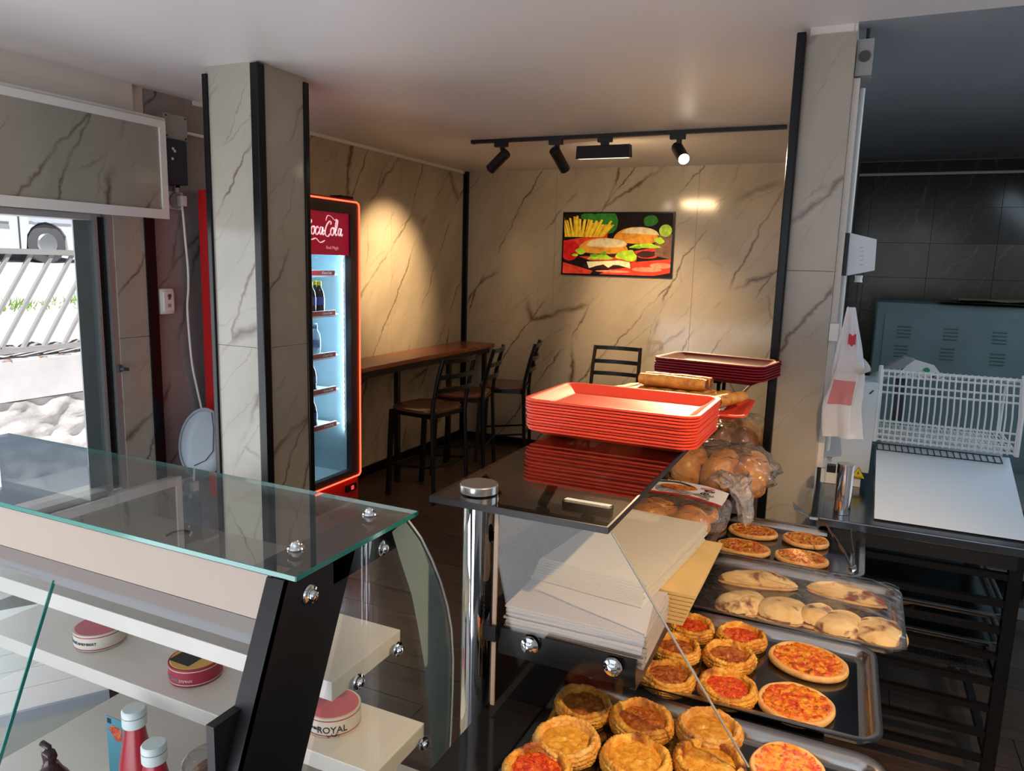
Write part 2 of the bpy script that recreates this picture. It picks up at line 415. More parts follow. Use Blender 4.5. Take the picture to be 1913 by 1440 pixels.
# plaster band above the shutter box is the wall itself; thin cornice along the left wall
struct('trim_1', MB().box(XL, XL+.03, YF, 2.66, 2.31, H), 'plaster')
struct('trim_2', MB().box(XL-.002, XL+.012, 3.05, YB-.02, H-.022, H), 'white')
struct('trim_3', MB().box(XL, XL+.03, YB-.03, YB, 0, H).box(XL, XL+.012, YB-.06, YB, 0, H), 'black')      # corner strip
struct('baseboard_left', MB().box(XL, XL+.014, 3.7, YB-.03, 0, .075), 'black')
struct('baseboard_back', MB().box(XL+.03, -.28, YB-.014, YB, 0, .06), 'black')
# near part: jamb pier with marble, black corner bead
jp = struct('wall_pier', MB().box(XL-.25, XL+.012, 2.52, 2.745, 0, 1.86), 'plaster')
MB().box(XL+.012, XL+.024, 2.52, 2.69, 0, 1.23).build('wall_panel', 'marble_col', jp)
MB().box(XL+.012, XL+.024, 2.52, 2.69, 1.233, 1.84).build('wall_panel', 'marble_col', jp)
MB().box(XL+.0, XL+.034, 2.69, 2.748, 0, 1.86).build('corner_bead', 'black', jp)
# door frame (aluminium + tinted sidelight)
dr = struct('door_1', MB().box(XL-.07, XL+.0, 2.438, 2.452, 0, 1.84).box(XL-.07, XL+.02, 2.488, 2.52, 0, 1.84).box(XL-.07, XL-.02, 2.452, 2.488, 0, 1.84)
            .box(XL-.07, XL, -.1, 2.438, 1.80, 1.84), 'alu')
MB().box(XL-.03, XL-.022, 2.345, 2.438, .0, 1.82).build('sidelight_glass', mat('tinted_mirror', (.10,.14,.15), .12, spec=1.0, bump=.25, bscale=3), dr)
MB().box(XL-.015, XL+.002, 2.455, 2.480, 0, 1.82).build('frame_gasket', 'black', dr)
MB().tube([(XL+.02, 2.505, 1.08), (XL+.045, 2.515, 1.08), (XL+.045, 2.54, 1.075)], .009).box(XL+.02, XL+.035, 2.498, 2.515, 1.065, 1.10).build('latch', 'darkgrey', dr)
# right, front stub
struct('wall_right', MB().box(1.98, 2.1, .2, YB+.3, 0, H), 'plaster')
# partition
wp = struct('wall_partition', MB().box(-.228, -.092, 2.842, YB+.2, 0, H), 'plaster')
zs = [0, .82, 1.66, H-.03]
MB().box(-.24, -.081, 2.83, 2.842, 0, 1.655).build('wall_panel', 'marble_col', wp)
MB().box(-.24, -.081, 2.83, 2.842, 1.658, H-.03).build('wall_panel', 'marble_col', wp)
panels('X', -.24, [(2.845, 4.0), (4.0, 5.2), (5.2, YB)], 0, H, 'marble', wp, sgn=-1)
panels('X', -.08, [(2.845, YB)], 0, H, 'plaster', wp, sgn=1)
struct('trim_4', MB().box(-.268, -.236, 2.806, 2.87, 0, H-.02, .006), 'black')
# column on the left
cl = struct('column', MB().box(-2.682, -2.408, 2.55, 2.84, 0, H), 'plaster')
for z0, z1 in ((0, 1.245), (1.247, H)):
    MB().box(-2.69, -2.40, 2.538, 2.55, z0, z1).build('wall_panel', 'marble_col', cl)
    MB().box(-2.408, -2.396, 2.552, 2.84, z0, z1).build('wall_panel', 'marble_col', cl)
    MB().box(-2.694, -2.682, 2.552, 2.84, z0, z1).build('wall_panel', 'marble_col', cl)
struct('trim_5', MB().box(-2.428, -2.384, 2.527, 2.572, 0, H-.006, .006), 'black')
struct('trim_6', MB().box(-2.706, -2.678, 2.527, 2.56, 0, H-.03, .004), 'black')
struct('trim_7', MB().box(-2.420, -2.386, 2.825, 2.858, 0, H-.02, .005), 'black')
# kitchen tile wall
wk = struct('wall_kitchen', MB().box(-.24, 2.0, YB+.06, YB+.3, 0, H), mat('grout', (.22,.20,.18), .8))
TD = marble('tile_dark', (.045,.036,.028), (.025,.02,.016), ang=28, rough=.12, seed=2.2, vein=(.20,.16,.12), dens=2.2)
TLt = marble('tile_light', (.17,.145,.10), (.12,.10,.07), ang=28, rough=.18, seed=5.2, vein=(.34,.30,.23), dens=2.2)
x = .025-.41*1; 
for ci in range(6):
    x0 = -.385+ci*.412
    for ri in range(10):
        z1 = 2.385-ri*.2505
        zt, zb = (2.46, z1) if ri == 0 else (z1+.2505, z1)
        if zb < 0: zb = 0.
        a, bb = max(x0, -.07)+.0015, x0+.412-.0015
        if bb <= a: continue
        MB().box(a, bb, YB+.05, YB+.061, zb+.0015, zt-.0015).build('wall_tile', TD if ri <= 2 else TLt, wk)
# ------------------------------------------------------------------ outside, seen through the doorway
CON = mat('concrete_white', (.72,.70,.72), .8, bump=.2, bscale=12, var=.08, vscale=5)
STONE = mat('rough_stone', (.60,.58,.58), .85, bump=1.0, bscale=14, var=.22, vscale=9)
PAVE = mat('pavement_concrete', (.62,.61,.62), .85, bump=.1, bscale=20, var=.06, vscale=3)
struct('ground_outside', MB().box(-5.5, -3.58, -3, 9, -.15, -.04), PAVE)
struct('road_outside', MB().prism([(-5.6, -4, .86), (-60, -4, 5.97), (-60, -4, -.5), (-5.6, -4, -.5)], (0, 60, 0)), mat('road_concrete', (.58,.57,.58), .9, bump=.1, bscale=10, var=.06, vscale=2))
rw = struct('wall_outside', MB().box(-5.75, -5.52, -2, 9, -.1, .84), CON)
MB().box(-5.52, -5.485, -2, 9, .57, .86).build('plaster_band', CON, rw)
b = MB()
b.grid(lambda u, v: Vector((-5.50+.05*noise.noise(Vector((u*60, v*7, 0))), -1+u*8, -.05+v*.61)), 200, 24)
b.build('rubble_face', STONE, rw, smooth=True)
for i in range(26):
    y = 1.2 + i*.19; b = MB()
    r = .05+.02*random.random()
    b.grid(lambda u, v: Vector((-5.85, y, .885)) + Vector((math.cos(2*PI*u)*math.sin(PI*v)*r*1.3, math.sin(2*PI*u)*math.sin(PI*v)*r*1.5, math.cos(PI*v)*r*.9))*(1+.25*noise.noise(Vector((u*6, v*5, i)))), 12, 7, True)
    tag(b.build('stone', mat('kerb_stone', (.30,.28,.27), .9, var=.3) if i == 0 else 'kerb_stone' if 'kerb_stone' in MT else bpy.data.materials['kerb_stone'], smooth=True), 'rough grey stone in the row along the foot of the metal fence outside', 'stone', 'kerb stones behind the outside fence')
LEAFM = mat('grass_blades', (.20,.36,.06), .7)
b = MB()
for i in range(700):
    y = random.uniform(3.0, 8.0); xx = random.uniform(-8.2, -7.6); z = .86+(-5.6-xx)*.094
    h = random.uniform(.04, .16)*max(.2, noise.noise(Vector((y*2, 0, 0)))+.6); dx = random.uniform(-.03, .03)
    b.poly([(xx, y-.008, z), (xx, y+.008, z), (xx+dx, y+dx, z+h)])
tag(b.build('grass', LEAFM), 'strip of green grass at the edge of the road outside the door', 'grass', kind='stuff')
# dead leaves
b = MB()
for i in range(90):
    y = random.uniform(2.5, 5); xx = random.uniform(-5.7, -5.5); a = random.uniform(0, 6)
    b.poly([(xx+.03*math.cos(a+k*2.1), y+.035*math.sin(a+k*2.1), .864+.006*k) for k in range(3)])
tag(b.build('dead_leaves', mat('leaf_brown', (.30,.17,.12), .8)), 'brown dead leaves lying on top of the white retaining wall', 'leaves', kind='stuff')
# fence
FE = mat('fence_metal', (.50,.49,.50), .4, metal=.3)
fe = thing('metal_fence', 'grey metal fence of diagonal bars on the white retaining wall outside', 'fence', (-5.62, 3, .86))
MB().box(-5.65, -5.60, -1.5, 8, 1.625, 1.665).build('top_rail', FE, fe)
MB().box(-5.645, -5.605, -1.5, 8, .90, .94).build('bottom_rail', FE, fe)
for y in (-.5, 1.4, 5.2, 7): MB().box(-5.645, -5.605, y, y+.04, .86, 1.66).build('fence_post', FE, fe)
def fence_bar(y0, z0, sgn):
    L = (1.63-z0)/1.59; MB().beam((-5.625, y0, z0), (-5.625, y0+sgn*L, 1.63), .022, .03, (1,0,0)).build('bar', FE, fe)
for k in range(11): fence_bar(3.30+.16*k, .93, 1)
for k in range(1, 3):
    for sg_ in (1, -1): fence_bar(3.30, .93+.2544*k, sg_)
for k in range(6): fence_bar(3.30-.16*k, .93, -1)
# pickup
TX = -12.0
def tp(px, py, dx=0): p = at('X', TX, px, py); return Vector((TX+dx, p.y, p.z))
g = tp(95, 512); GZ = .86+(-5.6-TX)*.094
car = thing('pickup_truck', 'white pickup truck with a tarp over its bed, parked beyond the fence', 'car', (TX-.8, g.y, GZ))
CARW = mat('car_white', (.68,.72,.76), .25)
yL, yR = tp(-260, 420).y, tp(152, 420).y; z_mid = tp(60, 430).z; zbed = tp(60, 402).z; zlow = tp(60, 474).z; yc0 = tp(34, 420).y
b = MB()
wy = tp(91, 480).y; wr = .31
prof = [(yL, zlow), (wy-wr*1.15, zlow)] + [(wy-wr*1.12*math.cos(a), GZ+wr+wr*1.12*math.sin(a)) for a in [PI*k/8 for k in range(1, 8)]] + [(wy+wr*1.15, zlow), (yR, zlow+.05), (yR+.03, z_mid+.25), (yR, zbed+.02), (yc0, zbed+.02), (yc0, zbed+.30), (yc0-.25, zbed+.75), (yc0-1.8, zbed+.75), (yc0-2.3, zbed+.1), (yL, zbed)]
b.prism([(TX, y, z) for y, z in prof], (-1.7, 0, 0)).build('body', CARW, car)
MB().prism([(TX+.01, y, z) for y, z in ((yc0-.1, zbed+.06), (yc0-.12, zbed+.28), (yc0-.32, zbed+.65), (yc0-.9, zbed+.65), (yc0-.9, zbed+.06))], (-.03, 0, 0)).build('window', mat('car_window', (.25,.33,.38), .1), car)
MB().box(TX-.02, TX+.015, yR-.14, yR+.035, z_mid-.28, z_mid+.12).build('tail_light', mat('tail_light', (.75,.05,.04), .2), car)
b = MB(); b.grid(lambda u, v: Vector((TX-.2-1.3*v if v > .4 else TX+.02-.02*v, lerp(yc0+.15, yR-.2, u), zbed-.1+.55*min(1, v/.4)+.02*noise.noise(Vector((u*9, v*9, 0))))), 30, 12)
b.build('tarp', mat('tarp', (.55,.60,.68), .6), car)
TY = mat('tyre', (.10,.10,.11), .8)
wh = MB().lathe([(.15, 0), (wr, .02), (wr, .20), (.15, .22)], (TX-.22, wy, GZ+wr), 24, 'X').build('wheel', TY, car, smooth='auto')
MB().lathe([(.17, 0), (.15, .02), (.05, .03)], (TX+.0, wy, GZ+wr), 20, 'X').build('hub_cap', 'alu', wh, smooth='auto')
MB().box(TX-1.6, TX+.03, yR, yR+.12, zlow-.02, zlow+.16).build('bumper', 'alu', car)
MB().beam((TX+.012, yc0, zlow+.05), (TX+.012, yc0, zbed+.02), .02, .012).build('door_gap', 'darkgrey', car)
MB().box(TX, TX+.03, yc0-.35, yc0-.16, zbed-.16, zbed-.12).build('door_handle', 'alu', car)
for k in (1,): MB().lathe([(.15, 0), (wr, .02), (wr, .20), (.15, .22)], (TX-.22, wy-3.1, GZ+wr), 20, 'X').build('wheel', TY, car, smooth='auto')
# low sunlit bench by the door
p0, p1 = at('Z', .30, 0, 1337), at('Z', .30, 190, 1291)
d = (p1-p0).normalized(); nrm = Vector((-d.y, d.x, 0))
A = p0-d*.6; Bq = p1+d*.02
bn = thing('low_bench', 'low white-topped bench with a dark edge seen through the display case glass', 'bench', (A.x, A.y, 0))
n = 6
for k in range(n):
    a = A+nrm*(.004+.13*k); MB().prism([a, a+(Bq-A), a+(Bq-A)+nrm*.127, a+nrm*.127], (0, 0, -.02)).build('plank', 'white', bn)
MB().prism([A-nrm*.012+Vector((0,0,.002)), A+Vector((0,0,.002)), Bq+Vector((0,0,.002)), Bq-nrm*.012+Vector((0,0,.002))], (0, 0, -.035)).build('dark_edge', 'greyblue', bn)
MB().prism([A+Vector((0,0,-.021)), Bq+Vector((0,0,-.021)), Bq+nrm*.78+Vector((0,0,-.021)), A+nrm*.78+Vector((0,0,-.021))], (0, 0, -.279)).build('bench_body', mat('bench_side', (.42,.46,.42), .5, var=.1, vscale=6), bn)
# ------------------------------------------------------------------ shutter box over the door
t = thing('shutter_box', 'long marble-faced shutter box with white frame above the doorway', 'shutter box', (XL, 1.0, 1.83))
y0, y1, z0, z1, xf = -1.5, 2.775, 1.83, 2.31, XL+.10
MB().box(XL+.002, xf-.008, y0, y1-.002, z0+.01, z1-.01).build('housing', 'plaster', t)
MB().box(xf-.008, xf+.001, y0, y1-.03, z0+.04, z1-.03).build('marble_panel', 'marble_grey', t)
MB().box(xf-.008, xf+.012, y0, y1, z0, z0+.045).build('frame_bar', 'white', t)
MB().box(xf-.008, xf+.012, y0, y1, z1-.035, z1).build('frame_bar', 'white', t)
MB().box(xf-.008, xf+.012, y1-.035, y1, z0+.045, z1-.035).build('frame_bar', 'white', t)
MB().tube([(xf-.03, -1.5, z1+.012), (xf-.03, 2.80, z1+.012)], .011).build('pipe', 'white', t, smooth='auto')
MB().box(XL+.0, xf-.02, y0, 2.36, z0-.03, z0-.002).build('bottom_slot', 'greybox', t)
# junction boxes on the left wall
p = at('X', XL+.05, 324, 238)
t = thing('junction_box', 'grey square junction box on the wall above the dark blue box', 'box', (XL, p.y, p.z))
MB().box(XL+.001, XL+.055, p.y-.07, p.y+.07, p.z-.06, p.z+.06, .004).build('case', 'greybox', t)
MB().box(XL+.055, XL+.068, p.y-.072, p.y+.072, p.z-.062, p.z+.062, .004).build('lid', 'greybox', t)
for a in (-1, 1):
    for c in (-1, 1): MB().lathe([(.005, .068), (.004, .071)], (XL, p.y+a*.06, p.z+c*.05), 8, 'X').build('screw', 'black', t)
JB = p
t = thing('control_box', 'dark blue control box hanging under the grey junction box', 'box', (XL, p.y-.03, p.z-.19))
MB().box(XL+.001, XL+.09, p.y-.10, p.y+.045, p.z-.29, p.z-.065, .006).build('case', 'navy', t)
for a, c in ((-.05, -.12), (-.04, -.13), (-.055, -.17)): MB().box(XL+.09, XL+.092, p.y+a, p.y+a+.012, p.z+c, p.z+c+.012).build('sticker', 'white', t)
MB().tube([(XL+.03, p.y-.08, p.z-.29), (XL+.03, p.y-.075, p.z-.32), (XL+.02, p.y-.09, p.z-.33)], .005, 6).build('cable', 'black', t)
MB().lathe([(.012, 0), (.008, .012)], (XL+.05, p.y+.01, p.z-.302), 10).build('knob', 'black', t)
tag(MB().tube([(XL+.02, JB.y+.073, JB.z-.01), (XL+.02, 3.9, JB.z-.01)], .009).build('conduit', 'white', smooth='auto'), 'thin white horizontal conduit right of the grey junction box', 'pipe')
s = at('X', XL+.02, 333, 375)
tag(MB().tube([(XL+.013, s.y-.002, JB.z-.07), (XL+.013, s.y-.002, s.z+.04)], .010).box(XL+.001, XL+.03, s.y-.02, s.y+.016, s.z+.16, s.z+.175).build('conduit', 'white', smooth='auto'), 'short white vertical conduit between the boxes and the wall socket', 'pipe')
t = thing('wall_socket', 'white wall socket with a plug in it, beside the red fridge', 'socket', (XL, s.y, s.z))
MB().box(XL+.001, XL+.012, s.y-.07, s.y+.04, s.z-.045, s.z+.045, .003).build('plate', 'white', t)
MB().lathe([(.04, .012), (.043, .02), (.04, .026), (.015, .024)], (XL, s.y-.01, s.z), 24, 'X').build('socket_rim', 'greybox', t, smooth='auto')
t = thing('power_cable', 'white fridge cable with a plug, hanging down the grey wall', 'cable', (XL+.03, s.y, s.z))
MB().box(XL+.024, XL+.06, s.y-.014, s.y+.024, s.z-.028, s.z+.026, .006).build('plug', 'white', t)
pts = [at('X', XL+.03, *q) for q in ((340,382),(343,410),(346,445),(351,500),(352,540),(350,570),(353,620),(359,680),(367,720),(376,760),(384,800))]
pts = [Vector((XL+.045, s.y+.004, s.z-.02))]+pts
fin = []
for i in range(len(pts)-1):
    a, b_, c_, d_ = pts[max(0,i-1)], pts[i], pts[i+1], pts[min(len(pts)-1,i+2)]
    for k in range(4):
        q = k/4; fin.append(.5*((2*b_)+(c_-a)*q+(2*a-5*b_+4*c_-d_)*q*q+(3*b_-a-3*c_+d_)*q**3))
MB().tube(fin+[pts[-1]], .0065, 8).build('cord', 'white', t, smooth=True)
q = at('X', XL+.03, 312, 563)
t = thing('thermostat', 'small rounded white switch box on the grey wall left of the cable', 'switch', (XL, q.y, q.z))
MB().box(XL+.001, XL+.035, q.y-.045, q.y+.045, q.z-.068, q.z+.068, .014).build('case', 'white', t, smooth='auto')
MB().box(XL+.035, XL+.042, q.y-.028, q.y+.036, q.z-.05, q.z+.052, .003).build('front_plate', 'white', t)
MB().lathe([(.010, .042), (.010, .048), (.006, .05)], (XL, q.y+.005, q.z+.03), 16, 'X').box(XL+.042, XL+.046, q.y-.001, q.y+.009, q.z+.01, q.z+.03).build('button', mat('brown_button', (.16,.05,.04), .4), t)
MB().box(XL+.042, XL+.044, q.y-.006, q.y+.014, q.z-.03, q.z-.012).build('mark', 'inkgrey', t)

# ------------------------------------------------------------------ fridge
FX, FY0, FY1, FZ = -2.70, 3.0, 3.66, 2.0
fr = thing('drinks_fridge', 'tall red glass-door drinks fridge with glowing red edge, behind the column', 'fridge', (-3.0, 3.36, 0))
MB().box(-3.27, FX-.04, FY0, FY0+.03, .03, FZ).box(-3.27, FX-.04, FY1-.03, FY1, .03, FZ).box(-3.27, -3.25, FY0+.03, FY1-.03, .03, FZ).box(-3.25, FX-.04, FY0+.03, FY1-.03, FZ-.04, FZ).build('cabinet', 'fridge_red', fr)
MB().box(-3.25, FX-.02, FY0+.001, FY1-.001, .03, .335).build('grille_panel', 'fridge_red', fr)
for k in range(5): MB().box(FX-.02, FX-.012, FY0+.08, FY1-.2, .09+k*.035, .105+k*.035).build('grille_slat', 'darkred', fr)
dsp = MB().box(FX-.02, FX-.008, FY1-.13, FY1-.03, .25, .29).build('control_display', 'black', fr)
MB().box(FX-.008, FX-.006, FY1-.085, FY1-.06, .258, .282).build('digit_display', mat('display_red', (.3,.01,.01), .4, emit=(1,.05,.08), es=1.2), dsp)
LIN = mat('fridge_liner', (.42,.60,.68), .5)
MB().box(-3.249, -3.24, FY0+.03, FY1-.03, .34, 1.70).box(-3.24, FX-.05, FY0+.031, FY0+.036, .34, 1.70).box(-3.24, FX-.05, FY1-.036, FY1-.031, .34, 1.70).box(-3.24, FX-.05, FY0+.03, FY1-.03, .336, .35).box(-3.24, FX-.05, FY0+.03, FY1-.03, 1.70, 1.71).build('liner', LIN, fr)
for y in (FY0+.15, FY1-.17):
    b = MB().box(-3.24, -3.228, y, y+.03, .36, 1.69)
    st = b.build('shelf_track', 'alu', fr)
b = MB()
for k in range(60): b.box(-3.228, -3.2265, FY1-.163, FY1-.150, .38+k*.0215, .389+k*.0215)
tag(b.build('slot', 'darkgrey', fr), kind='stuff')
# door: frame, header, glass
zd0, zd1 = .34, 1.985
dor = MB().box(FX-.04, FX, FY0, FY0+.055, zd0, zd1).box(FX-.04, FX, FY1-.085, FY1, zd0, zd1).box(FX-.04, FX, FY0+.055, FY1-.085, zd1-.075, zd1).box(FX-.04, FX, FY0+.055, FY1-.085, zd0, zd0+.045).build('door', mat('door_frame_dark', (.03,.022,.024), .3), fr)
GLW = mat('neon_red', (.8,.05,.03), .4, emit=(1,.05,.02), es=6)
b = MB(); m_ = .006
loop = [(FX+.004, FY0+m_, zd0+.0), (FX+.004, FY1-.02, zd0), (FX+.004, FY1-.006, zd0+.014), (FX+.004, FY1-.006, zd1-.03), (FX+.004, FY1-.012, zd1-.012), (FX+.004, FY1-.03, zd1-.004), (FX+.004, FY0+m_, zd1-.004)]
b.tube(loop, .0045, 8).build('glowing_edge', GLW, dor)
MB().box(FX-.034, FX-.028, FY0+.055, FY1-.085, zd0+.045, zd1-.075).build('glass', glassy('door_glass', (.96,.98,1), 1.0), dor)
hdr = MB().box(FX-.027, FX-.012, FY0+.055, FY1-.085, 1.675, zd1-.075).build('header_sign', mat('header_red', (.30,.008,.02), .35, emit=(.35,.004,.03), es=.5), dor)
MB().box(FX-.10, FX-.02, FY1-.14, FY1-.03, zd1+.016, zd1+.028).build('hinge', 'black', fr)
# script lettering drawn as pen strokes (y right, z up) on the header
def pen(b, stroke, w=.010, nib=.35, x=FX-.011):
    P = [Vector(p) for p in stroke]; out = []
    for i in range(len(P)-1):
        a, b_, c_, d_ = P[max(0,i-1)], P[i], P[i+1], P[min(len(P)-1,i+2)]
        for k in range(6):
            q = k/6; out.append(.5*((2*b_)+(c_-a)*q+(2*a-5*b_+4*c_-d_)*q*q+(3*b_-a-3*c_+d_)*q**3))
    out.append(P[-1]); L = []
    for i, p in enumerate(out):
        dd = (out[min(i+1, len(out)-1)]-out[max(i-1, 0)]).normalized(); nn = Vector((-dd.y, dd.x))
        e = min(1, i/3+.3, (len(out)-1-i)/3+.3)
        ww = w*(nib+(1-nib)*abs(nn.dot(Vector((.95,-.3)))))*e
        L.append((p+nn*ww/2, p-nn*ww/2))
    for (a, b_), (c_, d_) in zip(L, L[1:]):
        b.poly([(x, a.x, a.y), (x, b_.x, b_.y), (x, d_.x, d_.y), (x, c_.x, c_.y)])
b = MB()
yr = FY1-.145; zt = 1.80
def S(ox, oz, sc, pts): return [(yr+(ox+px_*sc), zt+(oz+pz*sc)) for px_, pz in pts]
C_ = [(.95,.8),(1.05,1.05),(.8,1.15),(.35,.75),(.05,.1),(.15,-.35),(.5,-.45),(.85,-.15)]
o_ = [(.45,.5),(.15,.4),(.0,.05),(.12,-.3),(.38,-.25),(.55,.1),(.45,.5),(.75,.35)]
l_ = [(0,-.1),(.35,.5),(.55,1.2),(.42,1.35),(.2,.9),(.08,.1),(.2,-.3),(.45,-.1)]
a_ = [(.5,.4),(.2,.45),(.0,.05),(.1,-.3),(.35,-.1),(.55,.45),(.45,-.1),(.55,-.32),(.8,-.1)]
c_ = [(.5,.3),(.4,.5),(.15,.35),(.0,-.0),(.12,-.32),(.4,-.25),(.6,0)]
u = .052
for gl, ox in ((C_, -.275), (o_, -.225), (l_, -.19), (a_, -.158)): pen(b, S(ox+.12, 0, u, gl), .011)
for gl, ox in ((C_, -.435), (o_, -.385), (c_, -.35), (a_, -.315)): pen(b, S(ox+.115, 0, u, gl), .011)
pen(b, S(-.175, .0, u, [(0,.1),(.4,.1)]), .012, .9)
pen(b, S(-.115, .05, u, [(-.6,.2),(-.3,.75),(.3,.7),(.9,.35),(1.2,.5)]), .007)
pen(b, S(-.31, -.02, u, [(0,-.3),(.8,-.5),(1.5,-.35),(2.2,-.75),(3.,-.5)]), .010)
b.build('logo_script', mat('logo_white', (.9,.75,.78), .4, emit=(1,.62,.68), es=.75), hdr)
text_part('Real Magic', .026, (FX-.011, FY1-.235, 1.715), (0,1,0), (0,0,1), mat('logo_text', (.8,.4,.45), .4, emit=(.8,.35,.4), es=.4), hdr)
# inside: LED strip, shelves, bottles
LED = mat('led', (.9,1,1), .4, emit=(.75,.93,1), es=40)
sb = MB().box(FX-.075, FX-.055, FY1-.060, FY1-.037, .60, 1.69).build('light_strip', 'white', fr)
for k in range(31):
    z = .62+k*.0345
    MB().box(FX-.082, FX-.0751, FY1-.056, FY1-.042, z, z+.013).build('led', LED, sb)
WS = mat('wire_shelf', (.75,.82,.85), .4)
SHZ = [.62, .86, 1.10, 1.335, 1.56]
SHZ = [at('X', FX-.08, 605, yy).z for yy in (800, 733, 667, 588, 512)]
for z in SHZ:
    sh = MB().box(-3.22, FX-.10, FY0+.04, FY1-.075, z-.004, z).build('shelf', WS, fr)
    MB().box(FX-.10, FX-.085, FY0+.04, FY1-.12, z-.016, z+.022).build('price_rail', 'white', sh)
    MB().box(FX-.0849, FX-.083, FY0+.04, FY1-.125, z-.006, z+.020).build('rail_label', mat('rail_red', (.35,.02,.03), .4), sh)
    for yy in (FY0+.16, FY1-.2): text_part('Coca-Cola', .020, (FX-.0825, yy, z+.007), (0,1,0), (0,0,1), 'white', sh, shear=.4)
BLUE = mat('label_blue', (.05,.06,.28), .4); DRK = mat('dark_drink', (.02,.012,.02), .15); YC = mat('cap_yellow', (.65,.60,.02), .4)
WAT = mat('water_bottle', (.45,.62,.72), .08, alpha=.55); BC = mat('cap_blue', (.35,.5,.7), .4); LB2 = mat('label_paleblue', (.2,.3,.55), .4)
def bottle(y, x, z, kind):
    if kind == 'juice':
        t = thing('juice_bottle', 'dark juice bottle with blue label and yellow cap in the lit fridge', 'bottle', (x, y, z), group='juice bottles in the fridge')
        pr_ = [(.025,0),(.031,.006),(.031,.05),(.030,.11),(.026,.135),(.012,.16),(.012,.17)]; b1, c1, l1, hh = DRK, YC, BLUE, .17
    elif kind == 'water':
        t = thing('water_bottle', 'clear small water bottle on the middle fridge shelf', 'bottle', (x, y, z), group='water bottles in the fridge')
        pr_ = [(.027,0),(.032,.008),(.030,.03),(.032,.045),(.030,.06),(.032,.11),(.028,.135),(.013,.16),(.013,.168)]; b1, c1, l1, hh = WAT, BC, LB2, .168
    else:
        t = thing('cola_bottle', 'dark cola bottle low in the fridge, half hidden by the column', 'bottle', (x, y, z), group='cola bottles in the fridge')
        pr_ = [(.025,0),(.032,.01),(.029,.05),(.032,.09),(.026,.13),(.012,.165),(.012,.172)]; b1, c1, l1, hh = DRK, mat('cap_dark', (.1,.02,.03), .4) if 'cap_dark' not in bpy.data.materials else bpy.data.materials['cap_dark'], BLUE, .172
    MB().lathe(pr_, (x, y, z), 14).build('bottle_body', b1, t, smooth='auto')
    MB().lathe([(.014, hh-.004), (.0145, hh+.018), (.012, hh+.020)], (x, y, z), 12).build('cap', c1, t, smooth='auto')
    MB().lathe([(.0322, .055), (.0322, .10)], (x, y, z), 14, cap=False).build('bottle_label', l1, t, smooth='auto')
for (kind, zi, ys, y2) in (('juice', 3, (3.24, 3.31, 3.38, 3.455), (3.28, 3.35, 3.425, 3.50)), ('water', 2, (3.25, 3.335, 3.415), (3.29, 3.375, 3.49)), ('cola', 1, (3.22, 3.30, 3.375), (3.26, 3.34)), ('cola', 0, (3.22, 3.30, 3.375), (3.26, 3.34))):
    for yy in ys: bottle(yy, FX-.135, SHZ[zi], kind)
    for yy in y2: bottle(yy, FX-.20, SHZ[zi], kind)
lamp('AREA', 'fridge_rail_fill', (FX-.062, 3.33, 1.66), (FX-.075, 3.33, .5), 1.6, (.75,.92,1.0), shape='RECTANGLE', size=.02, size_y=.4)  # added fill lamp that brightens the price rails, no fitting is built
lamp('AREA', 'fridge_led_light', (FX-.09, FY1-.075, 1.15), (-3.0, FY0+.1, 1.15), 5.5, (.70,.90,1.0), shape='RECTANGLE', size=.03, size_y=1.1)

# ------------------------------------------------------------------ waste bin with oval lid between fridge and pier
p = at('X', -3.12, 376, 830)
t = thing('waste_bin', 'pale grey waste bin with upright oval lid beside the column', 'bin', (p.x, p.y, 0))
BX = p.x+.03; 
b = MB()
nn = (FW*-1).copy(); nn.z = .25; nn.normalize(); uu = Vector((0,0,1)).cross(nn).normalized(); vv = nn.cross(uu)
cc = at('X', -3.10, 379, 828)
def oval(cc, a, h, r0, r1):
    return [cc+uu*math.cos(2*PI*k/40)*a*r0*(1 if abs(math.sin(2*PI*k/40)) < .8 else .97)+vv*math.sin(2*PI*k/40)*h*r0+nn*r1 for k in range(40)]
rings = [b.pts(oval(cc, .125, .19, r0, r1)) for r0, r1 in ((.9,-.03),(1,-.01),(1,.01),(.93,.018),(.90,.008),(.86,.012),(.4,.02))]
for A_, B_ in zip(rings, rings[1:]):
    for k in range(40): b.face([A_[k], A_[(k+1)%40], B_[(k+1)%40], B_[k]])
b.face(rings[-1]); b.face(rings[0][::-1])
ld = b.build('lid', 'greyblue', t, smooth='auto')
b = MB(); b.tube([cc+uu*.045+vv*.165+nn*.021, cc+uu*.062+vv*.08+nn*.024, cc+uu*.066+vv*-.04+nn*.024, cc+uu*.03+vv*-.09+nn*.024, cc+uu*-.03+vv*-.12+nn*.024], .0025, 6).build('lid_seam', 'darkgrey', ld)
MB().lathe([(.10, 0), (.12, .02), (.135, cc.z-.2), (.14, cc.z-.19), (.12, cc.z-.18)], (cc.x-.05, 2.845, 0), 28).build('bin_body', 'greyblue', t, smooth='auto')

# ------------------------------------------------------------------ bar counter + stools
t = thing('bar_counter', 'long narrow wooden wall counter on black legs beside the fridge', 'counter', (-3.15, 4.9, 0))
MB().box(XL+.016, -2.99, 3.72, 6.10, .895, .93, .006).build('counter_top', 'wood', t)
MB().box(XL+.03, -3.02, 3.76, 6.06, .845, .893).build('apron', 'blackm', t)
for y in (3.85, 4.58, 5.35, 6.0): MB().box(-3.06, -3.025, y-.018, y+.018, 0, .845).build('leg', 'blackm', t)

